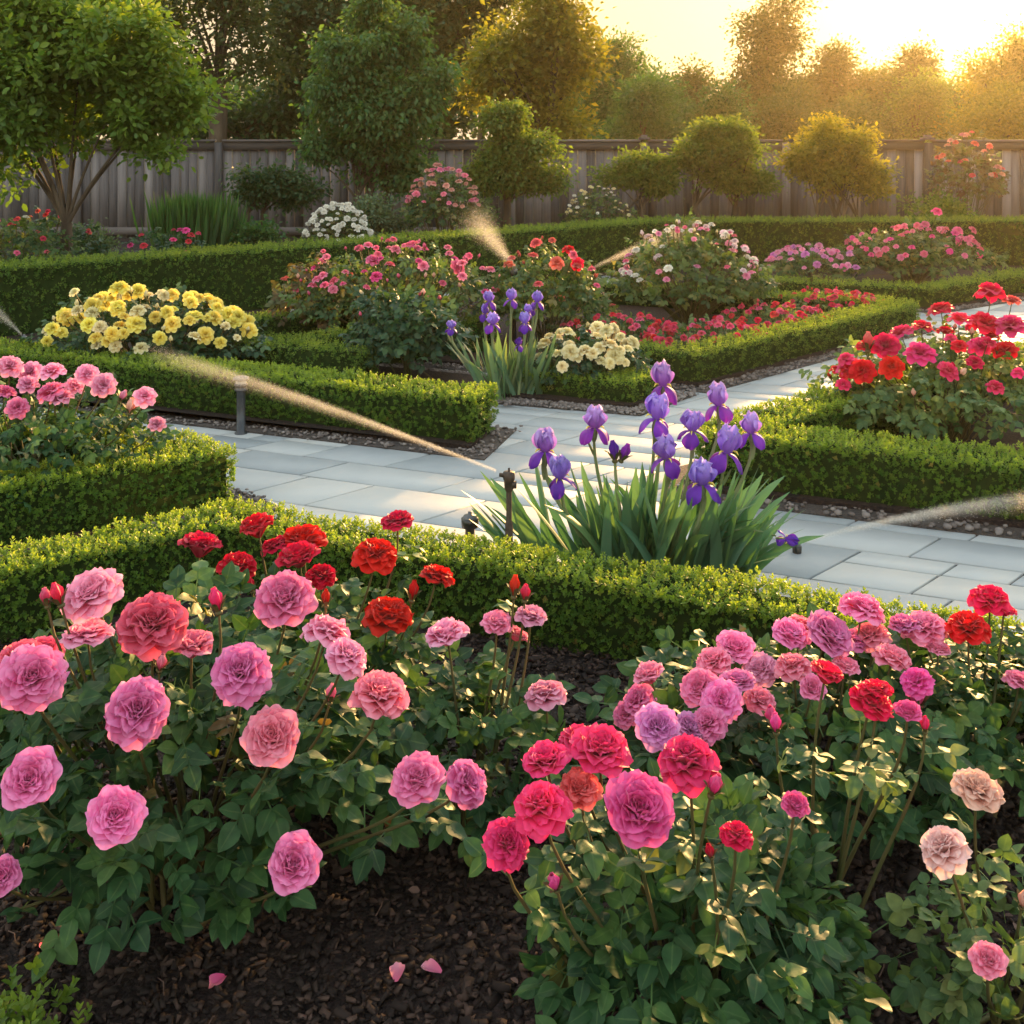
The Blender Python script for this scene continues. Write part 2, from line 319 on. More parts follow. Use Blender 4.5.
COMP_HI = [compound(5, 8) for _ in range(3)] + [compound(5, 8, 3) for _ in range(3)]
COMP_MID = [compound(3, 4)]
def shoot(n=8, leafT=LEAF6, L=1.0, leaf=0.55):
    mb = MB()
    for i in range(n):
        a = (i % 2) * math.pi + (i // 2) * math.pi / 2 + random.uniform(-.3, .3); y = 0.15 + 0.85 * (i // 2) / max(1, n // 2 - 1)
        el = 0.35 + 0.75 * y
        d = np.array([[math.cos(a) * math.cos(el), math.sin(el), math.sin(a) * math.cos(el)]])
        nrm = np.array([[-math.cos(a) * math.sin(el), math.cos(el), -math.sin(a) * math.sin(el)]])
        r = frames(d, nrm)
        V = (leafT[0] * leaf * (1.05 - .35 * y)) @ r[0].T + np.array([0, y * L * .8, 0]); mb.add(V, leafT[1], 0, y)
    return np.concatenate(mb.V), np.concatenate(list(mb.F.values())[0]), np.concatenate(mb.B)
SHOOTS = [shoot() for _ in range(3)]
SHOOTS_LO = [shoot(6, LEAF4) for _ in range(3)]

def petal(L, Wd, th0, th1, curl, cup, ruf, rot, r0, z0, nu, nv, seed, pw=1.0):
    r_ = random.Random(seed)
    vs = np.linspace(0, 1, nv); us = np.linspace(-1, 1, nu)
    ang = th0 + (th1 - th0) * vs ** pw + curl * vs ** 4
    ds = L / (nv - 1); rr = r0 + np.concatenate([[0], np.cumsum(np.sin(ang[1:]) * ds)]); zz = z0 + np.concatenate([[0], np.cumsum(np.cos(ang[1:]) * ds)])
    wv = Wd * (0.22 + 0.78 * (1 - (1 - vs) ** 2)) * np.sqrt(np.clip(1 - (vs ** 5) * 0.75, 0, 1))
    ph, k = r_.uniform(0, 6), r_.uniform(3, 5.5); notch = r_.uniform(-.01, .04) * L
    V = []; A = []
    for i, v in enumerate(vs):
        n = np.array([-math.cos(ang[i]), math.sin(ang[i])])       # inward normal (r, z)
        for u in us:
            d = cup * wv[i] * u * u + ruf * v * v * math.sin(k * u + ph + v * 2) + ruf * .5 * v * math.sin(9 * u + ph * 2)
            back = -abs(u) ** 3 * L * .12 * v
            r = rr[i] + n[0] * d + back * math.sin(ang[i]); z = zz[i] + n[1] * d + back * math.cos(ang[i])
            if v == 1: z -= notch * (1 - abs(u)) * math.cos(ang[i])
            V.append([u * wv[i], r, z]); A.append(v ** 1.6)
    V = np.array(V); c, s = math.cos(rot), math.sin(rot)
    V = V @ np.array([[c, s, 0], [-s, c, 0], [0, 0, 1]])
    Fs = [[i * nu + j, i * nu + j + 1, (i + 1) * nu + j + 1, (i + 1) * nu + j] for i in range(nv - 1) for j in range(nu - 1)]
    return V, Fs, np.array(A)
def rose_mb(seed, hi=True, open_=1.0):
    """a full double bloom, diameter about 1, axis +Z, origin at its base"""
    r_ = random.Random(seed); mb = MB(); nu, nv = (7, 7) if hi else (4, 4)
    rings = [(7, .49, .27, 50, 104, 40, .12, .035, .03, 0), (7, .48, .25, 42, 88, 42, .3, .035, .03, .01), (7, .455, .225, 33, 70, 40, .42, .03, .03, .02),
             (7, .42, .19, 24, 53, 38, .55, .03, .03, .03), (6, .385, .165, 16, 38, 34, .7, .03, .04, .03), (6, .35, .135, 8, 25, 30, .8, .028, .04, .04), (5, .32, .11, 2, 14, 24, .9, .025, .03, .04), (4, .29, .08, 0, 5, 10, 1.0, .02, .012, .05)]
    if not hi: rings = [(7, .50, .24, 48, 100, 36, .2, .04, .03, 0), (7, .46, .21, 36, 78, 34, .4, .04, .03, .01), (7, .41, .17, 22, 52, 30, .6, .04, .03, .03), (6, .36, .12, 8, 28, 24, .9, .035, .02, .04), (4, .31, .08, 0, 8, 10, .9, .03, .02, .04)]
    for ri, (n, L, Wd, a0, a1, cu, cup, ruf, r0, z0) in enumerate(rings):
        off = r_.uniform(0, 6)
        for k in range(n):
            j = lambda a: a * r_.uniform(.93, 1.07)
            inner = ri / len(rings)
            V, Fs, A = petal(j(L), j(Wd), R(a0 * open_), R(j(a1) * open_ + r_.uniform(-6, 6)), R(j(cu)), cup, j(ruf), off + k * 2 * math.pi / n + r_.uniform(-.18, .18) * (1 + 1.5 * inner), r0 * r_.uniform(.6, 1.6), z0, nu, nv, r_.random())
            mb.add(V, Fs, r_.random(), A * (1 - .3 * inner))
    return mb
def bud_mb(seed):
    r_ = random.Random(seed); mb = MB()
    for k in range(6):
        V, Fs, A = petal(.95, .36, R(38), R(-22), R(8), .9, .02, k * 1.257 + .3, .04, 0.05, 5, 6, r_.random()); mb.add(V * np.array([.8, .8, 1]), Fs, .5, A)
    for k in range(5):
        V, Fs, A = petal(.7, .12, R(50), R(0), R(60), .3, 0, k * 1.257, .05, -.02, 3, 5, r_.random()); mb.add(V, Fs, .5, A, 1)
    lathe(mb, [(0.02, -.12), (.12, -.08), (.16, .02), (.08, .08)], (0, 0, 0), 8, 1, .5)
    return mb
def iris_mb(seed):
    """bearded iris bloom: standards (slot 0) and falls (slot 1), height about 1"""
    r_ = random.Random(seed); mb = MB()
    for k in range(3):
        a = k * 2.094 + r_.uniform(-.1, .1)
        V, Fs, A = petal(.58, .31, R(54), R(-42), R(-18), .3, .085, a, .03, .32, 11, 12, r_.random()); mb.add(V, Fs, .5, A)
        V, Fs, A = petal(.50, .20, R(30), R(-15), R(30), .3, .06, a + 1.0, .02, .34, 9, 9, r_.random()); mb.add(V, Fs, .5, A)
        V, Fs, A = petal(.50, .21, R(60), R(186 + r_.uniform(-8, 8)), R(-6), -.3, .025, a + 1.047, .04, .34, 9, 12, r_.random(), .62); mb.add(V, Fs, .5, A, 1)
    for k in range(3):
        a = k * 2.094 + 1.047; tube(mb, [np.array([-math.sin(a) * r, math.cos(a) * r, z]) for r, z in ((.05, .36), (.12, .41), (.19, .40), (.23, .35))], [.012, .02, .018, .006], 6, .5, 3)
    lathe(mb, [(0.03, -.02), (.06, .08), (.075, .2), (.05, .34)], (0, 0, 0), 8, 2, .5)
    return mb
_cache = {}
def bloom_mesh(kind, seed, col, col2=None):
    key = (kind, seed, col, col2)
    if key not in _cache:
        b = {'hi': lambda: rose_mb(seed, True, [1.0, .84, 1.06, .68, .92, .56][seed % 6]), 'mid': lambda: rose_mb(seed, False, [1.0, .8, .9][seed % 3]), 'bud': lambda: bud_mb(seed), 'iris': lambda: iris_mb(seed)}[kind]()
        mats = [C[col]]
        if kind == 'bud': mats.append(M['cane'])
        if kind == 'iris': mats += [C[col2], M['iris_stem'], C['yellow']]
        _cache[key] = b.mesh(kind + '_bloom', mats)
    return _cache[key]
def put_bloom(parent, name, me, p, axis, size):
    o = bpy.data.objects.new(name, me); COL.objects.link(o); o.parent = parent
    q = Vector(axis).to_track_quat('Z', 'Y'); o.rotation_mode = 'QUATERNION'
    q = q @ Matrix.Rotation(random.uniform(0, 6.28), 3, 'Z').to_quaternion()
    o.rotation_quaternion = q; o.location = Vector(p) - parent.location; o.scale = (size * random.uniform(.93, 1.07), size * random.uniform(.93, 1.07), size * random.uniform(.85, 1.1))
    return o

# ------------------------------------------------------------------ ground, beds and paving
def poly_prism(mb, pts, z0, z1, mat=0, rnd=None):
    n = len(pts); V = [(x, y, z1) for x, y in pts] + [(x, y, z0) for x, y in pts]
    me = list(range(n))
    tris = tri(pts); mb.add(V, tris, rnd, 0, mat)
    mb.add(V, [[i, i + n, (i + 1) % n + n, (i + 1) % n] for i in range(n)], rnd, 0, mat)
def tri(pts):
    from mathutils.geometry import tessellate_polygon
    t = tessellate_polygon([[Vector((x, y, 0)) for x, y in pts]])
    out = []
    for a, b, c in t:
        A, B, Cc = pts[a], pts[b], pts[c]
        s = (B[0] - A[0]) * (Cc[1] - A[1]) - (B[1] - A[1]) * (Cc[0] - A[0])
        out.append([a, b, c] if s > 0 else [a, c, b])
    return out
def inside(P, poly):
    x, y = P[:, 0], P[:, 1]; r = np.zeros(len(P), bool); n = len(poly)
    for i in range(n):
        x1, y1 = poly[i]; x2, y2 = poly[(i + 1) % n]
        if y1 == y2: continue
        c = ((y1 > y) != (y2 > y)) & (x < (x2 - x1) * (y - y1) / (y2 - y1) + x1); r ^= c
    return r
def expand(poly, d):
    P = np.array(poly, float); n = len(P)
    area = sum(P[i][0] * P[(i + 1) % n][1] - P[(i + 1) % n][0] * P[i][1] for i in range(n))
    s = 1 if area > 0 else -1; out = []
    for i in range(n):
        a, b, c = P[i - 1], P[i], P[(i + 1) % n]
        e1 = (b - a) / np.linalg.norm(b - a); e2 = (c - b) / np.linalg.norm(c - b)
        n1 = np.array([e1[1], -e1[0]]) * s; n2 = np.array([e2[1], -e2[0]]) * s
        m = n1 + n2; m /= np.linalg.norm(m); k = min(2.2, 1 / max(.2, m @ n1)); out.append(tuple(b + m * d * k))
    return out

g = MB(); n = 60
xs = np.linspace(-150, 150, n); V = [(x, y, -.03) for y in xs + 60 for x in xs]
g.add(V, [[i * n + j, i * n + j + 1, (i + 1) * n + j + 1, (i + 1) * n + j] for i in range(n - 1) for j in range(n - 1)])
M['field'] = solid('rough_ground', [(0.3, (0.03, 0.035, 0.018)), (0.7, (0.07, 0.08, 0.035))], rough=1, scale=3, bump=.03, bscale=30)
tag(g.build('ground', M['field']), kind='structure')

U = np.array([.93, -.367]); Vv = np.array([.72, .694])
H1_OUT = [(-4.2, 1.92), (-1.09, 4.24), (1.49, 3.215), (4.6, 1.97)]
BEDS = {
 'front': [(-4.2, -.5), (4.6, -.5), (4.6, 1.97), (1.49, 3.215), (-1.09, 4.24), (-4.2, 1.92)],
 'left': [(-1.21, 4.93), (-1.47, 5.17), (-6, 6.86), (-6, 2.0), (-5.2, 2.3)],
 'yellow': [(-.12, 6.14), (-.22, 5.80), (-6, 8.07), (-6, 7.9), (-4.1, 8.9), (-2.3, 10.3), (-1.5, 9.3), (-2.2, 8.2), (-1.9, 6.9)],
 'iris': [(-2.0, 7.55), (.72, 6.66), (.98, 6.98), (-2.0, 8.2)],
 'centre': [(.70, 7.47), (1.236, 7.22), (3.46, 9.34), (2.2, 9.95), (-.3, 11.2), (-2.0, 9.8), (-2.0, 8.5)],
 'far': [(2.2, 11.0), (3.95, 10.3), (8.5, 13.4), (2.0, 13.5), (1.2, 12.9)],
 'right': [(.85, 5.15), (7, 2.85), (7, 10.1), (.88, 5.40)],
 'border': [(-6.5, 7.05), (1.53, 13.15), (2.1, 13.5), (14, 13.5), (14, 16.95), (-14, 16.95), (-14, 7.0)],
}
def bed(nm, poly, z=.035, grav=.11):
    b = MB(); poly_prism(b, poly, -.02, z)
    tag(b.build(nm, M['soil'], smooth=False), kind='structure')
    if grav:
        b = MB(); gp = expand(poly, grav); poly_prism(b, gp, -.02, .012)
        tag(b.build('gravel_strip', M['gravel'], smooth=False), kind='structure')
        return gp
for k, p in list(BEDS.items()):
    if k == 'left': p = [(-1.21, 4.93), (-1.47, 5.17), (-6, 6.86), (-6, 1.75)]; BEDS[k] = p
    gp = bed('flower_bed_soil', p, grav={'front': 0, 'border': 0}.get(k, .12))
    if gp:
        a = np.array(gp); lo, hi = a.min(0), a.max(0); N = 14000
        P = rng.uniform(lo, hi, (N, 2)); ok = inside(P, gp) & ~inside(P, expand(p, -.03)) & (abs(P[:, 0]) < .5 * P[:, 1] + .3)
        P = P[ok]
        BEDS.setdefault('_peb', []).append(P)
# pebbles
ico = MB(); import bmesh
bm = bmesh.new(); bmesh.ops.create_icosphere(bm, subdivisions=1, radius=1); IV = np.array([v.co[:] for v in bm.verts]); IF = np.array([[v.index for v in f.verts] for f in bm.faces]); bm.free()
pm = MB(); PP = np.concatenate(BEDS.pop('_peb'))
PP = np.concatenate([PP + rng.normal(0, .02, PP.shape) for _ in range(3)])
for k in range(3):
    T = IV * (1 + rng.normal(0, .16, IV.shape)) * np.array([1, .8, .55]); Q = PP[k::3]; N = len(Q)
    s = rng.uniform(.006, .013, N) * (1 + .6 * (rng.random(N) > .9))
    scatter(pm, T, IF, np.c_[Q, .016 + s * .25], frames(np.c_[rng.normal(size=(N, 2)), np.zeros(N)], np.tile([0, 0, 1.], (N, 1)) + rng.normal(0, .2, (N, 3))), s)
# bigger cobbles along the right bed
cob = []
for t in np.linspace(0, 1, 46):
    if t > .18: cob.append(np.array([.95, 5.07]) + t * np.array([2.2, -.83]) + np.array([-.0, -.07]) + rng.normal(0, .012, 2))
cob = np.array(cob); N = len(cob)
scatter(pm, IV * np.array([1, .8, .6]), IF, np.c_[cob, np.full(N, .025)], frames(np.c_[rng.normal(size=(N, 2)), np.zeros(N)], np.tile([0, 0, 1.], (N, 1))), rng.uniform(.012, .024, N), rnd=rng.uniform(.2, .8, N))
tag(pm.build('pebbles', M['pebble']), 'small grey brown pebbles along the feet of the hedges', 'gravel', kind='stuff')
# paving
b = MB(); poly_prism(b, [(-8, 1.5), (7.5, 1.5), (7.5, 13.4), (1.6, 13.1), (-8, 6.0)], -.028, -.006)
tag(b.build('path_joint_bed', M['joint'], smooth=False), kind='structure')
pv = MB(); t = 0.0; courses = []
r_ = random.Random(3)
# origin of the skewed grid
O = np.array([-6.0, 1.2])
def slab(s0, s1, t0, t1):
    gpp = .006; c = [(s0 + gpp, t0 + gpp), (s1 - gpp, t0 + gpp), (s1 - gpp, t1 - gpp), (s0 + gpp, t1 - gpp)]
    q = [O + a * U + b_ * Vv for a, b_ in c]; cen = sum(q) / 4
    if cen[1] < 2.0 or abs(cen[0]) > .5 * cen[1] + 1.5: return
    if cen[1] > 13.3: return
    tz = r_.uniform(-.0015, .0015); q2 = [cen + (v_ - cen) * (1 - .0025 / max(.1, np.linalg.norm(v_ - cen))) for v_ in q]
    V = [(*v_, -.02) for v_ in q] + [(*v_, .0025 + tz) for v_ in q] + [(*v_, .004 + tz) for v_ in q2]
    Fs = [[i, (i + 1) % 4, (i + 1) % 4 + 4, i + 4] for i in range(4)] + [[i + 4, (i + 1) % 4 + 4, (i + 1) % 4 + 8, i + 8] for i in range(4)] + [[8, 9, 10, 11]]
    pv.add(V, Fs, r_.random())
t = -1.0
while t < 16:
    hgt = r_.choice([.30, .40, .48]); s = -6 + r_.uniform(0, .6)
    while s < 16:
        L = r_.choice([.36, .48, .58, .7])
        if hgt > .35 and r_.random() < .45:
            m_ = hgt * r_.choice([.4, .5, .6]); slab(s, s + L, t, t + m_)
            if r_.random() < .4: slab(s, s + L, t + m_, t + hgt)
            else: slab(s, s + L * .5, t + m_, t + hgt); slab(s + L * .5, s + L, t + m_, t + hgt)
        else: slab(s, s + L, t, t + hgt)
        s += L
    t += hgt
tag(pv.build('paved_path', M['stone'], smooth=False), kind='structure')
# bark mulch on the front bed
ch = MB(); N = 40000
P = np.c_[rng.uniform(-2.2, 2.6, N), rng.uniform(1.75, 3.6, N) ** 1.0]
P = P[(abs(P[:, 0]) < .49 * P[:, 1] + .8) & inside(P, expand(BEDS['front'], -.1))]; N = len(P)
for k in range(4):
    T = np.array([[x, y, z] for x in (-1, 1) for y in (-1, 1) for z in (-1, 1)]) * np.array([.5, 1, .22]) + rng.normal(0, .16, (8, 3)); Q = P[k::4]; n_ = len(Q)
    scatter(ch, T, BOXF, np.c_[Q, .04 + rng.uniform(-.004, .012, n_)], frames(np.c_[rng.normal(size=(n_, 2)), rng.normal(0, .25, n_)], np.tile([0, 0, 1.], (n_, 1)) + rng.normal(0, .35, (n_, 3))), rng.uniform(.004, .011, n_) * (1 + .8 * (rng.random(n_) > .93)), rnd=rng.random(n_) ** 1.5)
n_ = 260; Q = P[rng.integers(len(P), size=n_)]
_LT = np.array([[0, 0, 0], [-.26, .3, .12], [-.24, .7, .1], [0, 1, -.02], [.24, .7, .1], [.26, .3, .12], [0, .5, 0]]); _LF = np.array([[0, 6, 1], [1, 6, 2], [6, 3, 2], [0, 5, 6], [5, 4, 6], [6, 4, 3]])
scatter(ch, _LT, _LF, np.c_[Q, np.full(n_, .05)], frames(np.c_[rng.normal(size=(n_, 2)), rng.normal(0, .15, n_)], np.tile([0, 0, 1.], (n_, 1)) + rng.normal(0, .3, (n_, 3))), rng.uniform(.012, .032, n_), rnd=rng.uniform(.9, 1.3, n_))
for _ in range(50):
    q_ = P[rng.integers(len(P))]; a_ = rng.uniform(0, 3.14); l_ = rng.uniform(.02, .06); tube(ch, [(q_[0], q_[1], .05), (q_[0] + l_ * .5 * math.cos(a_), q_[1] + l_ * .5 * math.sin(a_), .056), (q_[0] + l_ * math.cos(a_ + .2), q_[1] + l_ * math.sin(a_ + .2), .049)], .0013, 4, 1.1)
tag(ch.build('bark_mulch', M['chip'], smooth=False), 'dark bark mulch chips covering the front bed', 'mulch', kind='stuff')

# ------------------------------------------------------------------ hedges
def offs(pts, d):
    P = np.array(pts, float); n = len(P); out = []
    for i in range(n):
        e1 = P[i] - P[i - 1] if i > 0 else P[1] - P[0]; e2 = P[i + 1] - P[i] if i < n - 1 else e1
        e1 = e1 / np.linalg.norm(e1); e2 = e2 / np.linalg.norm(e2)
        n1 = np.array([e1[1], -e1[0]]); n2 = np.array([e2[1], -e2[0]]); m = n1 + n2; m /= np.linalg.norm(m)
        out.append(P[i] + m * d / max(.3, m @ n1))
    return np.array(out)
def wob(p, s=1.0):
    return (np.sin(p[:, 0] * 7.1 / s + p[:, 2] * 9) + np.sin(p[:, 1] * 8.3 / s + 1.7 + p[:, 2] * 6) + np.sin((p[:, 0] + p[:, 1]) * 13 / s + p[:, 2] * 14)) / 3
def hedge(label, pts, width, h, leaf=.03, dens=1.0, mat='box', lo=False, z0=.03, new=1.0, grp='low clipped hedges edging the beds', cut=False, sprig=0.0):
    """pts: outer edge polyline; the hedge lies on the right of the walking direction"""
    A = np.array(pts, float); B = offs(pts, width); ins = .035
    Ai, Bi = offs(pts, ins), offs(pts, width - ins)
    e = A[1] - A[0]; e /= np.linalg.norm(e); e2 = A[-1] - A[-2]; e2 /= np.linalg.norm(e2)
    Ai[0] += e * ins; Bi[0] += e * ins; Ai[-1] -= e2 * ins; Bi[-1] -= e2 * ins
    root = empty('hedge', (*(A.mean(0) + B.mean(0)) / 2, 0), label, 'hedge', grp)
    core = MB(); ring = [tuple(p) for p in Ai] + [tuple(p) for p in Bi[::-1]]
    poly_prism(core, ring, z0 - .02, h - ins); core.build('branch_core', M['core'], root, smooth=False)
    quads = []
    n = len(A)
    for i in range(n - 1):
        quads.append((np.array([*A[i], h]), np.array([*A[i + 1], h]), np.array([*B[i + 1], h]), np.array([*B[i], h]), np.array([0, 0, 1.])))
        for Pq, sg in ((A, -1), (B, 1)):
            d = Pq[i + 1] - Pq[i]; d = d / np.linalg.norm(d); nn = np.array([d[1], -d[0], 0]) * sg
            quads.append((np.array([*Pq[i], z0]), np.array([*Pq[i + 1], z0]), np.array([*Pq[i + 1], h]), np.array([*Pq[i], h]), nn))
    for i, ee in ((0, -e), (-1, e2)):
        quads.append((np.array([*A[i], z0]), np.array([*B[i], z0]), np.array([*B[i], h]), np.array([*A[i], h]), np.array([*ee, 0])))
    fol = MB(); T = SHOOTS_LO if lo else SHOOTS
    for (a, b_, c, d, nn) in quads:
        area = .5 * np.linalg.norm(np.cross(c - a, d - b_)); N = int(area * dens * 2.3 / leaf ** 2)
        if N < 4: continue
        s = rng.random(N)[:, None]; t_ = rng.random(N)[:, None]
        p = (1 - t_) * ((1 - s) * a + s * b_) + t_ * ((1 - s) * d + s * c)
        vis = abs(p[:, 0]) < .5 * p[:, 1] + .6; p = p[vis]; N = len(p)
        if N == 0: continue
        dep = -rng.random(N) ** 1.4 * leaf * 1.5; w_ = wob(p) * .012 + wob(p * 3.1) * .006
        top = nn[2] > .5
        p = p + nn * (dep + w_ - leaf * .45)[:, None]
        if not top: # round the shoulder
            k = np.clip((p[:, 2] - (h - .05)) / .05, 0, 1); p -= nn * (k ** 2 * .03)[:, None]
            lowk = np.clip((.09 - p[:, 2]) / .09, 0, 1); p -= nn * (lowk * .03)[:, None]
        d_ = nn * 1.0 + np.array([0, 0, .55]) + rng.normal(0, .42 if not cut else .36, (N, 3))
        rot = frames(d_, rng.normal(size=(N, 3)))
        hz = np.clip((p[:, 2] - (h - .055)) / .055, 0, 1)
        ax = new * np.clip(hz * (1.0 + .35 * (dep / leaf)) + rng.normal(0, .14, N), 0, 1) + .08 * rng.random(N)  # young growth paler toward the top, with the tops' lit look painted in
        sc = leaf * rng.uniform(.75, 1.25, N)
        if top: sc = sc * (1 + sprig * (rng.random(N) > .93))
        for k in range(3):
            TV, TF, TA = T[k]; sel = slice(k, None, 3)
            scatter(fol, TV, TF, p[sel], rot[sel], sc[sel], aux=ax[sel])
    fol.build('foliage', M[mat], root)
    return root
hedge('box hedge in front of the iris clump, bounding the front rose bed', [(1.49 + 2.0, 3.215 - .8), (1.49, 3.215), (-1.09, 4.24), (-2.6, 3.11)][::-1], .24, .28, .022, .95, sprig=.5)
hedge('box hedge corner around the pale pink roses at the left edge', [(-4.2, 6.15), (-1.47, 5.16), (-1.22, 4.90), (-3.4, 3.47)], .26, .28, .024, .95, sprig=.5)
hedge('long box hedge behind the bollard light', [(-.20, 5.83), (-5.2, 7.82)], .33, .28, .028, .9)
hedge('box hedge with red roses growing inside its corner, right of the irises', [(5.2, 3.5), (.87, 5.16), (.92, 5.44), (2.6, 6.75), (5.2, 8.8)], .30, .28, .026, .9, sprig=.3)
hedge('short box hedge right of the yellow roses, ending at the dark rose bush', [(-.96, 7.08), (-1.95, 7.44), (-1.2, 7.95), (-.2, 8.5)], .22, .28, .034, .85, mat='box_far', lo=True)
hedge('box hedge strip between the yellow roses and the tall hedge', [(-2.4, 8.2), (-.6, 9.35)], .25, .30, .036, .85, mat='box_far', lo=True)
hedge('very low box hedge at the foot of the cream roses', [(.96, 6.95), (.74, 6.68), (.0, 6.98)], .28, .17, .030, .95, mat='box', lo=True)
hedge('box hedge around the low red carpet roses', [(1.6, 10.3), (3.40, 9.60), (3.46, 9.30), (1.236, 7.23), (.5, 7.52)], .27, .24, .036, .9, mat='box_far', lo=True)
hedge('small box hedge behind the red roses, under the right spray', [(-.2, 10.2), (.6, 10.9), (2.0, 10.3)][::1], .25, .24, .042, .85, mat='box_far', lo=True)
hedge('box hedge in front of the far pink roses', [(7.5, 12.95), (3.95, 10.28), (2.3, 10.92), (2.35, 11.7)], .27, .23, .042, .85, mat='box_far', lo=True)
hedge('tall clipped hedge crossing the garden behind all the beds', [(10.5, 13.55), (1.9, 13.43), (-6.2, 7.23)], .45, .60, .044, .9, mat='box_far', lo=True, grp=None, cut=True)

# ------------------------------------------------------------------ rose bushes
def dome_pts(n, c, rx, ry, h0, h1, shell=.62, up=.0):
    """points in the outer shell of a leafy dome with directions"""
    d = unit(n); d[:, 2] = np.abs(d[:, 2]) * 1.0 - .25 * rng.random(n); d /= np.linalg.norm(d, axis=1, keepdims=True)
    r = shell + (1 - shell) * rng.random(n) ** .6
    lump = 1 + .13 * np.sin(d[:, 0] * 5 + c[0] * 3) * np.sin(d[:, 1] * 4 + c[1]) + .10 * np.sin(d[:, 2] * 9 + d[:, 0] * 7)
    r = r * lump
    hh = (h1 - h0) * .62; zc = h0 + (h1 - h0) * .38
    p = np.array([c[0], c[1], 0]) + np.c_[d[:, 0] * rx * r, d[:, 1] * ry * r, zc + d[:, 2] * hh * r]
    p[:, 2] = np.maximum(p[:, 2], .05 + .04 * rng.random(n))
    return p, d
def rose_bush(label, c, rx, ry, h, nleaf, lsize, lmat='rose', blooms=(), auto=None, kind='mid', h0=.06, comp=None, group=None, canes=True, up=.5, cat='rose bush', name='rose_bush', aseed=1, stick=.03):
    """blooms: (px, py, size_px, facing 0 up..1 to the camera, colour[, Z]); auto: list of (count, diameter, [colours], facing)"""
    root = empty(name, (c[0], c[1], .03), label, cat, group)
    comp = comp or (COMP_HI if kind == 'hi' else COMP_MID)
    if kind == 'mid': nleaf = int(nleaf * 1.55); lsize *= .78
    else: nleaf = int(nleaf * 1.25); lsize *= .86
    fol = MB(); p, d = dome_pts(nleaf, c, rx, ry, h0, h)
    ld = d * np.array([1, 1, .25]) + rng.normal(0, .5, p.shape) + np.array([0, 0, -.05])
    nn = d * .7 + np.array([0, -.25, up + .3]) + rng.normal(0, .35, p.shape)
    can = MB(); res = []
    base = np.array([c[0], c[1], .0])
    todo = []
    for b in blooms:
        px, py, s, fc, col = b[:5]; Z = b[5] if len(b) > 5 else c[1]
        todo.append((W(px, py, Z), s * Z / F, fc, col))
    if auto:
        r_ = random.Random(aseed); placed = []
        for (n, dia, cols, fc, *rest) in auto:
            k = 0; tries = 0; spread = rest[0] if rest else 1.0
            while k < n and tries < n * 40:
                tries += 1
                th = r_.uniform(0, 6.283); el = math.asin(r_.uniform(.12, 1)); v = np.array([math.cos(th) * math.cos(el), math.sin(th) * math.cos(el), math.sin(el)])
                if v[1] > .55: continue
                q = np.array([c[0] + v[0] * rx * .97 * spread, c[1] + v[1] * ry * .97, h0 + (h - h0) * .38 + v[2] * (h - h0) * .62 + stick * r_.uniform(.5, 2.0)])
                if any(np.linalg.norm(q - o) < dia * .52 for o in placed): continue
                placed.append(q); k += 1
                todo.append((q, dia * r_.uniform(.65, 1.1), fc * r_.uniform(.4, 1.3), r_.choice(cols)))
    extra_p = []; extra_d = []; extra_n = []
    for (q, dia, fc, col) in todo:
        if fc < .35: fc -= .2
        tocam = np.array([0, 0, CAMH]) - q; tocam /= np.linalg.norm(tocam)
        out_ = q - np.array([c[0], c[1], h * .3]); out_ /= np.linalg.norm(out_)
        small = col.startswith('bud:'); cc = col[4:] if small else col
        ax = (1 - abs(fc)) * (np.array([0, 0, 1.0]) + .35 * out_) + fc * tocam + rng.normal(0, .12 if fc > .5 else .2, 3); ax /= np.linalg.norm(ax)
        if fc > .5 and kind == 'hi': ax = ax + np.array([rng.normal(0, .15), 0, .38 + rng.normal(0, .1)]); ax /= np.linalg.norm(ax)
        me = bloom_mesh('bud' if small else kind, 0 if small else random.randrange(6 if kind == 'hi' else 3), cc)
        put_bloom(root, 'rose_bud' if small else 'rose_bloom', me, q - ax * dia * .14, ax, dia)
        if canes:
            b0 = base + np.array([*(rng.normal(0, .035, 2) + .10 * (q[:2] - base[:2])), 0]); e = q - ax * dia * .16
            m1 = b0 * .6 + e * .4; m1[2] = e[2] * .55; m2 = e - ax * .10 - np.array([0, 0, .05])
            P = bez(b0, m1, m2, e, 9); tube(can, P, np.linspace(.0052, .0024, 9) * (1 if kind == 'hi' else 1.1), 5, .5)
            if kind == 'hi' or rng.random() < .5:
                for t_ in (.62, .72, .82, .9):
                    i = t_ * 8; i0 = int(i); pp = P[i0] + (P[min(8, i0 + 1)] - P[i0]) * (i - i0)
                    if np.linalg.norm(pp - q) < dia * .6: continue
                    a = rng.uniform(0, 6.28); extra_p.append(pp); extra_d.append([math.cos(a), math.sin(a), .25]); extra_n.append([0, -.2, 1])
    # inner framework canes
    if canes:
        for k in range(10 if kind == 'hi' else 6):
            dd = unit(1)[0]; dd[2] = abs(dd[2]); e = base + dd * np.array([rx, ry, h]) * .85
            tube(can, bez(base + rng.normal(0, .03, 3) * [1, 1, 0], base + [0, 0, h * .4], e * .8 + base * .2, e, 7), np.linspace(.007, .003, 7), 5, .3)
    if extra_p:
        p = np.r_[p, np.array(extra_p)]; ld = np.r_[ld, np.array(extra_d) + rng.normal(0, .2, (len(extra_p), 3))]; nn = np.r_[nn, np.array(extra_n) + rng.normal(0, .25, (len(extra_p), 3))]
    N = len(p); rot = frames(ld, nn); sc = lsize * rng.uniform(.7, 1.2, N)
    # keep leaves from covering the blooms as seen from the front
    keep = np.ones(N, bool)
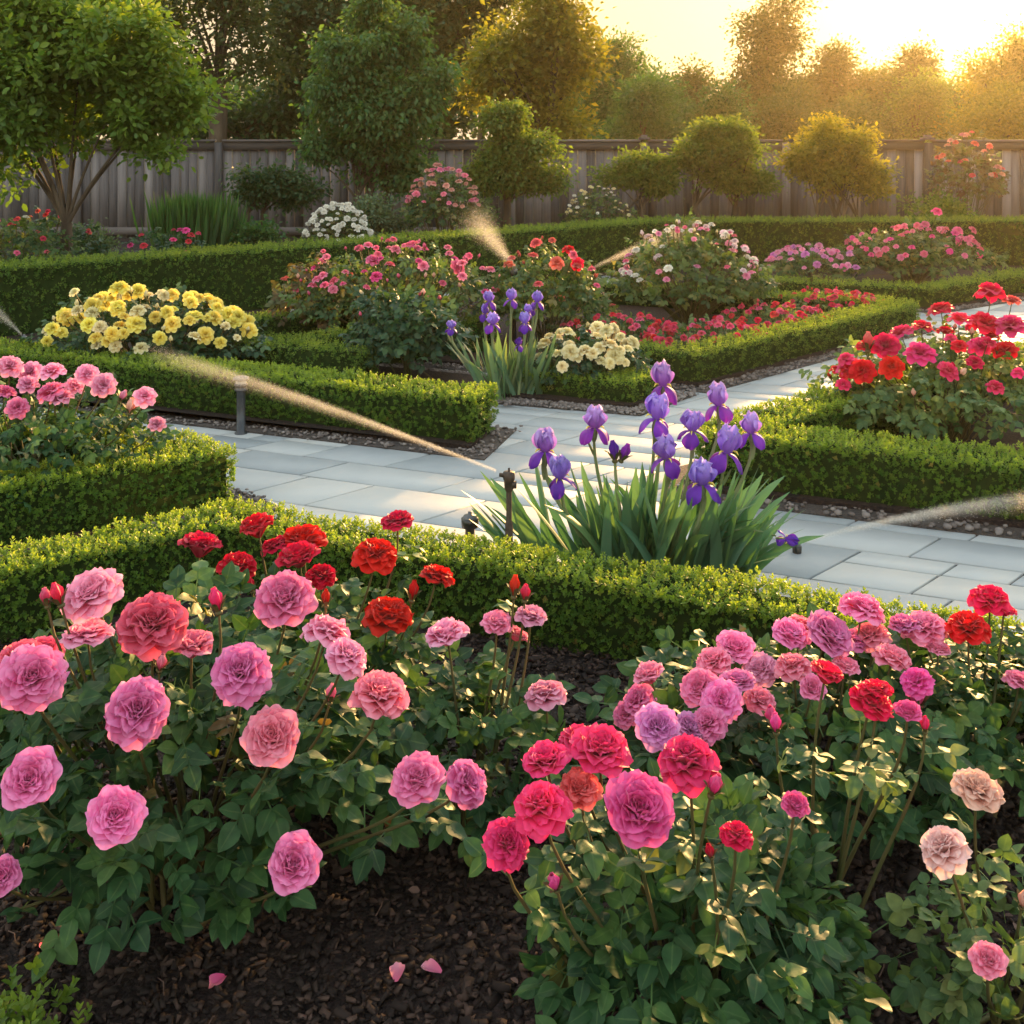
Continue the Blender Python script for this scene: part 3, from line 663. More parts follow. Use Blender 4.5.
    for (q, dia, fc, col) in todo:
        if kind != 'hi' and rng.random() < .2: continue
        v = p + ld / np.linalg.norm(ld, axis=1, keepdims=True) * sc[:, None] * .5 - q
        tocam = np.array([0, 0, CAMH]) - q; tocam /= np.linalg.norm(tocam)
        al = v @ tocam; perp = np.linalg.norm(v - al[:, None] * tocam, axis=1)
        keep &= ~((al > -.03) & (perp < dia * .42 + sc * .36))
    rn = rng.random(N)
    for k, (TV, TF, TA) in enumerate(comp):
        sel = np.arange(N)[k::len(comp)]; sel = sel[keep[sel]]
        scatter(fol, TV, TF, p[sel], rot[sel], sc[sel], rnd=rn[sel], taux=TA)
    if canes: can.build('canes', M['cane'], root)
    fol.build('foliage', M[lmat], root)
    return root
def ctr(px, Z): return ((px - 512) * Z / F, Z)

# the foreground bushes
rose_bush('big bush of double pink roses at the left front, petals fallen beneath it', ctr(180, 2.40), .44, .34, .60, 620, .135, 'rose', kind='hi', h0=.09, blooms=[
 (32, 676, 70, .85, 'pink', 2.02), (137, 711, 68, .95, 'pink', 2.0), (240, 671, 68, .85, 'pink', 2.02), (272, 737, 64, .95, 'salmon', 1.98), (31, 780, 68, .9, 'pink', 1.92), (115, 816, 64, .9, 'pink', 1.92),
 (293, 865, 64, .95, 'pink', 1.93), (2, 877, 46, .8, 'pink', 1.95), (91, 592, 62, .3, 'palepink', 2.3), (152, 624, 74, .35, 'deep', 2.2), (88, 634, 52, .3, 'palepink', 2.28), (192, 650, 52, .2, 'salmon', 2.25),
 (285, 600, 68, .5, 'pink', 2.25), (328, 632, 54, .2, 'palepink', 2.2), (347, 655, 46, .3, 'palepink', 2.12), (380, 696, 64, .25, 'salmon', 2.1), (418, 778, 58, .6, 'pink', 2.05), (467, 783, 50, .5, 'pink', 2.08),
 (18, 655, 48, .3, 'deep', 2.25), (45, 652, 40, .3, 'deep', 2.3), (218, 609, 26, .1, 'bud:hot', 2.2), (60, 602, 26, .1, 'bud:hot', 2.25), (326, 604, 18, .1, 'bud:red', 2.25), (47, 604, 20, .1, 'bud:deep', 2.25), (330, 700, 22, .1, 'bud:salmon', 2.15), (160, 668, 22, .1, 'bud:salmon', 2.15)])
rose_bush('bush of deep red roses in front of the box hedge, behind the big pink bush', ctr(310, 2.85), .36, .20, .46, 260, .125, 'rose', kind='hi', blooms=[
 (200, 550, 50, .25, 'red', 2.85), (258, 531, 46, .2, 'red', 2.95), (303, 540, 50, .25, 'red', 3.0), (299, 560, 52, .3, 'red', 2.85), (238, 565, 44, .2, 'red', 2.88), (376, 553, 52, .25, 'red', 2.85), (388, 617, 54, .35, 'red', 2.7),
 (397, 521, 38, .25, 'red', 2.9), (437, 578, 40, .3, 'red', 2.8), (322, 575, 34, .2, 'red', 2.95), (275, 545, 32, .2, 'red', 2.98), (412, 598, 20, .2, 'bud:red', 2.75), (252, 590, 16, .2, 'bud:red', 2.8)])
rose_bush('slim bush with a few pale pink roses between the red roses and the bare mulch', ctr(470, 2.6), .20, .18, .40, 200, .12, 'rose', kind='hi', blooms=[
 (447, 638, 50, .1, 'palepink', 2.6), (497, 622, 36, .2, 'salmon', 2.55), (531, 617, 36, .2, 'palepink', 2.55), (514, 594, 22, .1, 'bud:red', 2.55), (525, 598, 20, .1, 'bud:hot', 2.55), (545, 694, 46, .15, 'palepink', 2.5), (516, 636, 32, .1, 'salmon', 2.58)])
rose_bush('bush of hot pink roses with one large magenta bloom in the middle front', ctr(695, 1.98), .235, .25, .44, 430, .125, 'rose', kind='hi', blooms=[
 (546, 762, 58, .25, 'hot', 1.9), (600, 750, 66, .2, 'hot', 1.92), (541, 806, 64, .45, 'hot', 1.8), (508, 842, 54, .45, 'hot', 1.8), (580, 788, 48, .3, 'coral', 1.88), (640, 811, 86, .85, 'magenta', 1.68), (688, 761, 66, .15, 'hot', 1.85),
 (736, 833, 38, .15, 'crimson', 1.72), (712, 793, 26, .1, 'bud:magenta', 1.8), (711, 856, 18, .1, 'bud:red', 1.72), (795, 806, 34, .5, 'magenta', 1.85), (556, 888, 24, .4, 'bud:magenta', 1.8), (582, 741, 50, .2, 'hot', 1.98)])
rose_bush('tall leggy rose cane with two crimson blooms standing over the hot pink bush', ctr(815, 2.2), .12, .10, .12, 8, .11, 'rose_lite', kind='hi', blooms=[
 (826, 677, 44, .15, 'crimson', 2.1), (872, 702, 46, .1, 'crimson', 2.1), (876, 688, 34, .1, 'crimson', 2.1), (908, 714, 32, .3, 'magenta', 2.1), (776, 730, 24, .2, 'bud:magenta', 2.1), (925, 730, 18, .2, 'bud:hot', 2.1)])
rose_bush('cluster of many mauve pink roses in the right half, between hot pink bush and hedge', ctr(805, 2.66), .42, .28, .43, 430, .13, 'rose', kind='hi', blooms=[
 (650, 677, 42, .3, 'salmon', 2.6), (638, 700, 38, .4, 'pink', 2.6), (626, 714, 30, .4, 'pink', 2.6), (657, 727, 50, .85, 'lilac', 2.35), (700, 688, 46, .4, 'pink', 2.5), (722, 700, 46, .5, 'pink', 2.45), (708, 722, 42, .5, 'pink', 2.4), (690, 728, 36, .5, 'lilac', 2.4),
 (735, 650, 48, .3, 'pink', 2.7), (760, 668, 40, .4, 'palepink', 2.65), (790, 637, 44, .3, 'pink', 2.75), (828, 637, 56, .35, 'pink', 2.7), (862, 609, 50, .15, 'pink', 2.75), (850, 640, 40, .4, 'pink', 2.75), (870, 634, 40, .3, 'salmon', 2.75), (760, 700, 34, .4, 'salmon', 2.5),
 (738, 682, 40, .5, 'pink', 2.5), (793, 666, 40, .3, 'salmon', 2.6), (812, 690, 34, .4, 'pink', 2.5), (892, 658, 38, .3, 'salmon', 2.65), (916, 681, 34, .5, 'magenta', 2.55), (773, 722, 26, .4, 'bud:magenta', 2.4), (800, 625, 34, .2, 'salmon', 2.8), (845, 668, 32, .3, 'salmon', 2.65), (714, 660, 40, .3, 'salmon', 2.65)])
rose_bush('rose bush with crimson and pink blooms at the right edge, touching the box hedge', ctr(985, 2.72), .30, .2, .42, 230, .115, 'rose', kind='hi', blooms=[
 (925, 626, 48, .25, 'salmon', 2.75), (905, 628, 38, .2, 'pink', 2.75), (968, 627, 48, .35, 'crimson', 2.7), (990, 600, 44, .2, 'crimson', 2.8), (1004, 612, 28, .2, 'crimson', 2.8), (938, 650, 30, .2, 'salmon', 2.7), (1020, 680, 34, .2, 'salmon', 2.7), (918, 704, 26, .3, 'bud:magenta', 2.6)])
rose_bush('small bush with peach and blush roses low in the right corner', ctr(1015, 2.02), .17, .17, .30, 110, .10, 'rose_lite', kind='hi', blooms=[
 (978, 790, 54, .2, 'peach', 2.0), (943, 848, 52, .3, 'blush', 1.92), (988, 960, 38, .55, 'salmon', 1.8), (1022, 905, 22, .3, 'bud:peach', 1.9)])
# behind the front hedge
rose_bush('pale pink roses inside the box hedge corner at the left edge', ctr(30, 4.95), .50, .42, .52, 420, .13, 'rose', kind='mid', blooms=[
 (10, 365, 28, .5, 'palepink', 5.0), (30, 372, 28, .5, 'palepink', 5.1), (52, 370, 30, .4, 'palepink', 5.0), (50, 391, 30, .5, 'pink', 4.9), (18, 407, 25, .7, 'pink', 4.8), (87, 373, 26, .5, 'palepink', 4.9), (103, 385, 30, .5, 'palepink', 4.8), (62, 397, 26, .5, 'palepink', 4.9),
 (145, 395, 26, .5, 'palepink', 4.8), (157, 424, 20, .7, 'palepink', 4.75), (130, 411, 20, .2, 'bud:peach', 4.8), (28, 384, 26, .4, 'palepink', 5.0), (75, 385, 24, .4, 'palepink', 5.0), (5, 392, 26, .4, 'pink', 5.0), (120, 400, 14, .2, 'bud:palepink', 4.8)])
rose_bush('wide bush of bright yellow roses left of the middle', ctr(150, 7.45), .72, .45, .56, 650, .15, 'rose_dark', kind='mid', auto=[(40, .125, ['yellow'], .6), (34, .10, ['cream', 'yellow', 'yellow'], .5), (14, .06, ['bud:cream'], .3)], aseed=5,
 blooms=[(52, 328, 17, .6, 'yellow', 7.1), (119, 287, 22, .5, 'yellow', 7.3), (118, 308, 20, .7, 'yellow', 7.2), (135, 323, 22, .7, 'yellow', 7.1), (112, 334, 18, .8, 'yellow', 7.0), (74, 292, 13, .5, 'cream', 7.4), (160, 338, 16, .8, 'yellow', 7.0)])
rose_bush('red roses over pale foliage inside the hedge corner at the right', ctr(950, 5.95), .66, .50, .58, 620, .14, 'rose_lite', kind='mid', auto=[(16, .12, ['crimson', 'hot'], .4), (10, .06, ['bud:red', 'bud:peach'], .3)], aseed=8, blooms=[
 (850, 366, 32, .4, 'hot', 5.9), (868, 348, 20, .2, 'bud:coral', 5.9), (862, 370, 30, .6, 'crimson', 5.8), (845, 358, 20, .4, 'hot', 5.9), (885, 345, 32, .4, 'crimson', 5.9), (900, 332, 30, .3, 'hot', 6.1), (892, 366, 28, .6, 'crimson', 5.7), (920, 352, 34, .4, 'hot', 5.7),
 (940, 308, 32, .3, 'crimson', 6.2), (922, 325, 26, .3, 'crimson', 6.1), (960, 318, 32, .3, 'hot', 6.0), (985, 322, 36, .4, 'crimson', 6.0), (1010, 325, 34, .3, 'hot', 5.9), (990, 292, 36, .2, 'crimson', 6.3), (1012, 300, 20, .2, 'coral', 6.3), (980, 345, 26, .5, 'hot', 5.8), (1005, 350, 28, .5, 'crimson', 5.7), (975, 362, 18, .6, 'crimson', 5.6)])
rose_bush('dark leafy rose bush with few blooms beside the distant irises', ctr(405, 7.45), .36, .32, .58, 420, .16, 'rose_dark', kind='mid', auto=[(4, .06, ['bud:peach', 'bud:farpink'], .4)], aseed=2)
rose_bush('loose bush of bright pink roses behind the dark leafy bush', ctr(400, 8.5), .85, .5, .80, 600, .15, 'rose_far', kind='mid', auto=[(48, .085, ['farpink', 'magenta', 'salmon'], .4), (24, .05, ['bud:farpink', 'bud:peach'], .3)], aseed=11, blooms=[(373, 260, 17, .5, 'farpink', 8.3), (376, 276, 14, .5, 'magenta', 8.2), (458, 267, 18, .4, 'farpink', 8.4)])
rose_bush('thin rose bush with bronze young shoots in front of the tall hedge', ctr(318, 8.6), .30, .3, .72, 150, .15, 'red_leaf', kind='mid', auto=[(8, .06, ['coral', 'farpink', 'bud:peach'], .4)], aseed=4)
rose_bush('upright bush with coral red roses left of the right spray', ctr(548, 8.8), .42, .4, .78, 380, .15, 'rose_far', kind='mid', auto=[(10, .10, ['coral', 'farpink'], .4), (8, .05, ['bud:coral'], .3)], aseed=3, blooms=[(536, 243, 14, .5, 'coral', 8.9), (557, 262, 18, .6, 'coral', 8.6), (569, 249, 14, .5, 'crimson', 8.8), (577, 264, 15, .6, 'crimson', 8.6), (533, 255, 12, .5, 'coral', 8.8)])
rose_bush('pale cream yellow roses above the very low hedge, right of the distant irises', ctr(588, 7.15), .34, .26, .38, 260, .13, 'rose_dark', kind='mid', auto=[(24, .115, ['cream'], .55), (6, .06, ['bud:cream'], .4)], aseed=6, blooms=[(562, 366, 14, .7, 'cream', 6.85), (570, 351, 19, .7, 'cream', 6.9), (592, 353, 15, .7, 'cream', 6.9), (610, 363, 13, .7, 'cream', 6.9), (619, 350, 14, .6, 'cream', 6.95), (625, 362, 12, .6, 'cream', 6.95)])
rose_bush('tall bush of white and blush roses behind the red carpet roses', ctr(690, 9.5), .62, .45, .86, 560, .16, 'rose_far', kind='mid', auto=[(52, .085, ['white', 'whitepink', 'whitepink', 'palepink'], .5), (24, .06, ['farpink', 'bud:cream', 'bud:whitepink'], .4)], aseed=9)
for i, (px, Z, rx, n, lb, sd) in enumerate([(620, 8.4, .48, 26, 'low red carpet roses behind the cream roses', 21), (705, 8.15, .50, 30, 'low red carpet roses at the front corner of their hedge', 22), (775, 8.9, .50, 26, 'low red carpet roses below the white rose bush on its right', 23), (830, 9.7, .50, 22, 'low red carpet roses in the far right corner of their bed', 24)]):
    rose_bush(lb, ctr(px, Z), rx, .42, .25, 230, .12, 'rose_far', kind='mid', auto=[(n * 2, .07, ['carpet', 'carpet', 'deep', 'crimson'], .4), (12, .045, ['bud:carpet'], .3)], group='low red carpet roses', aseed=sd, h0=.04, stick=.02)
rose_bush('orange flowering low bush under the coral red roses', ctr(582, 9.3), .28, .3, .30, 110, .12, 'rose_far', kind='mid', auto=[(10, .07, ['coral', 'peach'], .4)], aseed=31)
rose_bush('mauve pink rose bush left of the far pink roses', ctr(812, 11.8), .50, .4, .42, 240, .15, 'rose_far', kind='mid', auto=[(46, .09, ['lilac', 'palepink', 'pink'], .5)], aseed=12)
rose_bush('wide bush of pink roses in front of the right part of the tall hedge', ctr(912, 12.0), .82, .5, .62, 520, .15, 'rose_far', kind='mid', auto=[(60, .085, ['farpink', 'salmon', 'magenta'], .5)], aseed=13, blooms=[(937, 211, 11, .4, 'magenta', 12.0), (925, 224, 11, .4, 'farpink', 12.0), (973, 230, 11, .4, 'farpink', 12.0), (958, 230, 12, .4, 'farpink', 12.0)])
# border along the fence
rose_bush('white flowering bush behind the tall hedge', ctr(338, 13.2), .42, .35, .78, 260, .16, 'rose_far', kind='mid', auto=[(95, .080, ['white'], .6)], aseed=14, cat='flowering bush', name='white_bush')
rose_bush('round shrub dotted with salmon pink flowers in front of the fence', ctr(443, 13.8), .48, .4, 1.22, 520, .15, 'rose_far', kind='mid', auto=[(48, .10, ['oleander', 'oleander', 'salmon'], .4)], aseed=15, cat='flowering shrub', name='flowering_shrub', h0=.3)
rose_bush('small cream flowering shrub by the fence, left of the smallest round tree', ctr(598, 14.9), .44, .35, .92, 300, .13, 'rose_far', kind='mid', auto=[(46, .06, ['cream', 'white'], .4)], aseed=16, cat='flowering shrub', name='flowering_shrub', h0=.2)
rose_bush('rust leaved shrub with orange flowers at the right end of the fence', ctr(968, 15.3), .48, .4, 1.62, 420, .17, 'red_leaf', kind='mid', auto=[(22, .12, ['coral', 'oleander'], .4)], aseed=17, cat='flowering shrub', name='flowering_shrub', h0=.5)
rose_bush('flowering bush with dark red blooms left of the round tree trunk', ctr(15, 11.2), .55, .4, .80, 260, .16, 'rose_far', kind='mid', auto=[(14, .08, ['farpink', 'carpet', 'white'], .4)], aseed=18, cat='flowering bush', name='flowering_bush')
rose_bush('dusky red flowering bush just right of the round tree trunk', ctr(48, 12.2), .5, .35, .80, 200, .16, 'rose_dark', kind='mid', auto=[(16, .07, ['carpet', 'coral'], .4)], aseed=19, cat='flowering bush', name='flowering_bush')
rose_bush('row of small dark red flowers showing over the tall hedge', ctr(168, 11.9), .50, .25, .62, 120, .13, 'rose_dark', kind='mid', auto=[(12, .09, ['carpet', 'magenta'], .4)], aseed=20, cat='flowering bush', name='flowering_bush')

# ------------------------------------------------------------------ plain shrubs and trees
def crown_clumps(ells, n, sig, per, flat=1.0, shell=.55, lobes=15):
    P = []
    vol = np.array([e[3] * e[4] * e[5] for e in ells]) ** (2 / 3); vol /= vol.sum()
    for e, f in zip(ells, vol):
        k = max(4, int(n * f)); ax = np.array(e[3:6]); nl = max(4, min(lobes, k // 6))
        ld = unit(nl); lc = ld * rng.uniform(.40, .88, nl)[:, None]; lr = rng.uniform(.20, .42, nl)
        i = rng.integers(nl, size=k); d = unit(k); d[:, 2] += .25; d /= np.linalg.norm(d, axis=1, keepdims=True)
        q = lc[i] + d * (lr[i] * (shell + (1 - shell) * rng.random(k)) )[:, None]
        q[:, 2] *= 1.0; inner = rng.random(k) < .15; q[inner] *= .5
        P.append(np.array(e[:3]) + q * ax)
    return np.concatenate(P)
def leaf_cloud(cl, per, sig, size, T, flat=.7, droop=0.0):
    N = len(cl) * per; c = np.repeat(cl, per, 0); v = rng.normal(size=(N, 3)) * sig * np.array([1, 1, flat])
    p = c + v
    d = v / (np.linalg.norm(v, axis=1, keepdims=True) + 1e-6) + rng.normal(0, .5, (N, 3)) + np.array([0, 0, -droop])
    nn = np.array([0, 0, 1.0]) + rng.normal(0, .55, (N, 3))
    return p, frames(d, nn), size * rng.uniform(.6, 1.3, N)
def tree(name, label, px, Z, ells_px, nclump, per, sig, size, mat, trunk_r=.06, split=None, group=None, cat='tree', flat=.7, droop=.1, stems=1, leaf=LEAF4, depth=.9, bark='bark', shell=.5, zf=None, limbs=14, new=.0, base_z=0.0):
    c = ctr(px, Z); root = empty(name, (c[0], c[1], base_z), label, cat, group)
    ells = []
    for (ex, ey, rx, ry) in ells_px:
        q = W(ex, ey, Z); ells.append((q[0], Z + (zf or 0) * rng.normal(), q[2], rx * Z / F, min(rx, ry * 1.2) * Z / F * depth, ry * Z / F))
    cl = crown_clumps(ells, nclump, sig, per, shell=shell)
    fol = MB(); p, rot, sc = leaf_cloud(cl, per, sig, size, leaf, flat, droop)
    ok = p[:, 2] > .15; rn = np.clip(np.repeat(rng.random(len(cl)), per) * .6 + rng.random(len(p)) * .5 - .05, 0, 1)
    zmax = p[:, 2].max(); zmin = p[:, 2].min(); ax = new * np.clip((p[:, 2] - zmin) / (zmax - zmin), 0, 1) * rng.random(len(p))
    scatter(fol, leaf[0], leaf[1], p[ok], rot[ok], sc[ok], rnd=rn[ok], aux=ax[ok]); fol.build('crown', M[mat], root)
    tk = MB(); zs = (split if split is not None else min(e[2] - e[5] * .6 for e in ells))
    for s in range(stems):
        off = rng.normal(0, .06 * (stems > 1), 2); b0 = np.array([c[0] + off[0], c[1] + off[1], base_z - .05])
        mc = np.mean([e[:3] for e in ells], axis=0); top = np.array([c[0] + off[0] * 3 + .1 * (mc[0] - c[0]), c[1] + off[1] * 2, zs])
        tube(tk, bez(b0, b0 + [0, 0, zs * .3], top - [0, 0, zs * .3], top, 7), np.linspace(trunk_r * 1.25, trunk_r * .8, 7), 9, .5)
        for k in range(limbs // stems):
            e = cl[rng.integers(len(cl))]; m1 = top + (e - top) * .35 + [0, 0, .12 * np.linalg.norm(e - top)]
            tube(tk, bez(top - [0, 0, .04], top * .8 + m1 * .2, m1, e, 8), np.linspace(trunk_r * .38, trunk_r * .10, 8), 5, .5)
    tk.build('trunk', M[bark], root)
    return root
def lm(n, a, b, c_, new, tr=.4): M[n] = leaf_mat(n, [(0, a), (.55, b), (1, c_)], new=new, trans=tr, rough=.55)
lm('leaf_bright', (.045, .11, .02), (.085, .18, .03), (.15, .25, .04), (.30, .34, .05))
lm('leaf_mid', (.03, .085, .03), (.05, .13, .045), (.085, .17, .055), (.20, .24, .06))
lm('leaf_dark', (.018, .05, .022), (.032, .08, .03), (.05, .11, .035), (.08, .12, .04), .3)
lm('leaf_gold_glow', (.08, .10, .018), (.15, .16, .024), (.25, .22, .03), (.33, .28, .035), .5)  # backlit sun glow put into these yellow-green leaf tones
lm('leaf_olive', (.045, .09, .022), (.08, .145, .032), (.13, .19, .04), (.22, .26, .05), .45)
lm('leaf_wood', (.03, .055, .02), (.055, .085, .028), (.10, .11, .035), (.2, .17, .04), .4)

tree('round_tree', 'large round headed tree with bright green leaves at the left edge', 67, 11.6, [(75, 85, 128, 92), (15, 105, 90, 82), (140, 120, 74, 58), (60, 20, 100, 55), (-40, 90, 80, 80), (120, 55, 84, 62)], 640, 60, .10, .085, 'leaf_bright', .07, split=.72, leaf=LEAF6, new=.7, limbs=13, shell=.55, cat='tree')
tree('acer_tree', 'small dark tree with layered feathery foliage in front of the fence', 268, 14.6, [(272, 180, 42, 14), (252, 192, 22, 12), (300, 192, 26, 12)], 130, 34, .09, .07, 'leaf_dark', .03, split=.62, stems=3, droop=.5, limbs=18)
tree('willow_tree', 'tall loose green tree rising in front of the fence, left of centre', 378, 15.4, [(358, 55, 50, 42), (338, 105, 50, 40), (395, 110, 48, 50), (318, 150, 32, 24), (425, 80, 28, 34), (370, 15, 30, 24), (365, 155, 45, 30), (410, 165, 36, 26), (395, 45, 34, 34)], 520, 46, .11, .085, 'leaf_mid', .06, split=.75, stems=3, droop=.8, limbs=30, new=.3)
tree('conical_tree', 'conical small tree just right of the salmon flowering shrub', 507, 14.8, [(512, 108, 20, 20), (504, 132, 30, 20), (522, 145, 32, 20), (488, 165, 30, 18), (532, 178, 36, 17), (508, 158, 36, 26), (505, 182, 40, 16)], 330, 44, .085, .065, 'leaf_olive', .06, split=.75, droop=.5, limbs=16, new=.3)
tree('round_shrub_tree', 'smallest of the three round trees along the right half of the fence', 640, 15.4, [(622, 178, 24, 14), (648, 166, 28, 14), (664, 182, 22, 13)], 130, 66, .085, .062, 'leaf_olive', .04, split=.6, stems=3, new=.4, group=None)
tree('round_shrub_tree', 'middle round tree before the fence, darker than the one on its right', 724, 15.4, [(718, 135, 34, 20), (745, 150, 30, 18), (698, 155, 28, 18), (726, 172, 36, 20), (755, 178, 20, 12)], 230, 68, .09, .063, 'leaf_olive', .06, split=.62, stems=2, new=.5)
tree('round_shrub_tree', 'rightmost round tree before the fence, yellow green and many stemmed', 836, 15.3, [(830, 138, 34, 20), (860, 152, 30, 18), (808, 158, 28, 20), (838, 175, 36, 22), (872, 180, 24, 14)], 230, 62, .095, .062, 'leaf_gold_glow', .04, split=.5, stems=5, new=.3, limbs=20)
def shrub(name, label, px, Z, ex, ey, rx, ry, n, mat, size=.07, blade=False, cat='shrub'):
    q = W(ex, ey, Z); c = ctr(px, Z); root = empty(name, (c[0], c[1], 0), label, cat)
    fol = MB()
    if blade:
        N = n * 6; p = np.c_[c[0] + rng.normal(0, rx * Z / F * .45, N), c[1] + rng.normal(0, .18, N), rng.uniform(0, .3, N)]
        hgt = (q[2] + ry * Z / F) * rng.uniform(.7, 1, N); d = np.c_[(p[:, 0] - c[0]) * .35, rng.normal(0, .1, N), np.ones(N)]
        T = LEAF4[0] * np.array([.12, 1, .2]); scatter(fol, T, LEAF4[1], p, frames(d, unit(N)), hgt)
    else:
        cl = crown_clumps([(q[0], Z, q[2], rx * Z / F, rx * Z / F * .8, ry * Z / F)], n, .1, 30, shell=.4)
        p, rot, sc = leaf_cloud(cl, 30, .08, size, LEAF4); ok = p[:, 2] > .1; scatter(fol, LEAF4[0], LEAF4[1], p[ok], rot[ok], sc[ok])
    fol.build('foliage', M[mat], root)
    st = MB()
    for k in range(5): tube(st, bez(np.array([c[0], c[1], 0]), np.array([c[0], c[1], q[2] * .4]), np.array([*q[:2], q[2] * .7]) + rng.normal(0, .05, 3), q + rng.normal(0, .12, 3), 5), np.linspace(.012, .005, 5), 5)
    st.build('stems', M['bark'], root)
shrub('grass_clump', 'upright bright green grassy clump against the left fence', 198, 13.6, 198, 228, 36, 18, 260, 'leaf_mid', blade=True, cat='ornamental grass')
shrub('shrub', 'grey green fine leaved shrub between white bush and salmon flowering shrub', 386, 14.0, 386, 220, 40, 20, 120, 'grey_leaf', .05)
shrub('shrub', 'grey green mound right of the round tree trunk', 88, 12.9, 88, 243, 26, 20, 60, 'grey_leaf', .05)
shrub('shrub', 'low green shrub peeping over the tall hedge below the layered tree', 262, 13.6, 250, 238, 34, 12, 50, 'leaf_mid', .06)
shrub('shrub', 'low yellow green shrub left of the rust leaved shrub', 930, 14.9, 935, 210, 34, 14, 70, 'leaf_olive', .06)
shrub('shrub', 'low green shrub at the foot of the conical tree', 480, 14.6, 478, 218, 30, 10, 40, 'leaf_mid', .06)

# ------------------------------------------------------------------ trees beyond the fence
G1 = 'tall trees beyond the left half of the fence'
def far(label, px, Z, ells, n, mat, size=.22, per=34, sig=.42, r=.16, g=G1, **k):
    n = int(n * .7); sig *= .75; per = int(per * 1.25); size *= .8
    tree('woodland_tree', label, px, Z, ells, n, per, sig, size, mat, r, group=g, stems=k.pop('stems', 1), limbs=k.pop('limbs', 16), flat=.8, zf=.3, **k)
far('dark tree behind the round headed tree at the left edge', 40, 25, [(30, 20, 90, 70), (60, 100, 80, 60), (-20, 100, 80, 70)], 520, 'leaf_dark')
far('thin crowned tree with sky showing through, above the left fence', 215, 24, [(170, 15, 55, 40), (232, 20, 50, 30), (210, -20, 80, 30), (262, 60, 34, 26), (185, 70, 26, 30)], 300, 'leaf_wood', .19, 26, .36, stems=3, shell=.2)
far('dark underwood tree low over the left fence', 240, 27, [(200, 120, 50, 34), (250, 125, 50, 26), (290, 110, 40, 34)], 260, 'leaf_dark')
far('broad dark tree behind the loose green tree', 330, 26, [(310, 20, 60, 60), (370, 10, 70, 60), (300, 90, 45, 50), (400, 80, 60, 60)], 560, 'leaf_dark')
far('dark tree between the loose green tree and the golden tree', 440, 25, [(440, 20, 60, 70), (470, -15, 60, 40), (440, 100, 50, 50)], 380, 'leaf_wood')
far('golden lit tree hanging over the fence near the middle', 548, 19.5, [(525, 40, 60, 60), (560, 80, 42, 50), (500, 90, 50, 50), (560, 10, 40, 35), (545, 130, 45, 32), (585, 60, 16, 28)], 560, 'leaf_gold_glow', .15, 34, .26, shell=.4)
G2 = 'hazy trees along the horizon beyond the right half of the fence'
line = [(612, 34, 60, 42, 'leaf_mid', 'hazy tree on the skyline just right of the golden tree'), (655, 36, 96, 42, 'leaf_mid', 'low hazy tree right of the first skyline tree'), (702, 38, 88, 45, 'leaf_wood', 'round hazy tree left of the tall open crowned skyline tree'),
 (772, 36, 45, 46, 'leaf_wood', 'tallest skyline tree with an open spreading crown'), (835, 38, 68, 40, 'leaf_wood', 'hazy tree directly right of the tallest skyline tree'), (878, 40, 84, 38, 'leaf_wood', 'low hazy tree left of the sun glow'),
 (915, 38, 74, 38, 'leaf_wood', 'hazy tree directly left of the brightest sun glow'), (1015, 36, 60, 50, 'leaf_gold_glow', 'golden hazy tree right of the brightest sun glow'), (963, 42, 100, 32, 'leaf_gold_glow', 'low golden tree under the brightest sun glow'), (1075, 38, 50, 50, 'leaf_gold_glow', 'hazy tree cut by the right edge of the picture')]
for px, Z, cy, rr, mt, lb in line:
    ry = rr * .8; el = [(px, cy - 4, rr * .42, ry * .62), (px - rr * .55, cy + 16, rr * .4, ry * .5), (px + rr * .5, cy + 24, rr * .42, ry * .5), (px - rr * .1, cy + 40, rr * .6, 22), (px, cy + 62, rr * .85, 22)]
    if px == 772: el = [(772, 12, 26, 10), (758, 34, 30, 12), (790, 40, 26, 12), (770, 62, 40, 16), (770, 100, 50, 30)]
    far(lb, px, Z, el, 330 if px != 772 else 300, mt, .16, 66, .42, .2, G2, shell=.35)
for i, (px, Z, cy, rr, mt, lb) in enumerate([(640, 29, 118, 42, 'leaf_mid', 'bushy green tree over the fence right of the golden tree'), (708, 30, 112, 40, 'leaf_mid', 'bushy tree over the fence behind the middle round tree'), (775, 31, 116, 40, 'leaf_wood', 'bushy tree over the fence between middle and rightmost round tree'), (845, 31, 112, 42, 'leaf_wood', 'bushy tree over the fence behind the rightmost round tree'), (915, 32, 110, 42, 'leaf_olive', 'bushy golden tree over the fence below the sun glow'), (985, 31, 112, 42, 'leaf_gold_glow', 'bushy golden tree over the fence above the rust leaved shrub'), (1050, 31, 108, 42, 'leaf_gold_glow', 'bushy tree over the fence at the right edge')]):
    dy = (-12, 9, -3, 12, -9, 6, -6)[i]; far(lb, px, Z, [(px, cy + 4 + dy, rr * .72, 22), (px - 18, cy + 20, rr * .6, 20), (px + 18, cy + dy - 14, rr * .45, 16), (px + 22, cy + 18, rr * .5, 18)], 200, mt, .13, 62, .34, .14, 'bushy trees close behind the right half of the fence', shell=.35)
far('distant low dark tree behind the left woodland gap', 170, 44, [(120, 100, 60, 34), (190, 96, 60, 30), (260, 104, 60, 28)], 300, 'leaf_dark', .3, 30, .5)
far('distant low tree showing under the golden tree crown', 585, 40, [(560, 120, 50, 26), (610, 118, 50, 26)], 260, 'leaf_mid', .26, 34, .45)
far('distant low golden tree behind the right end of the fence', 975, 40, [(950, 122, 50, 24), (1000, 120, 50, 26)], 240, 'leaf_olive', .26, 34, .45)
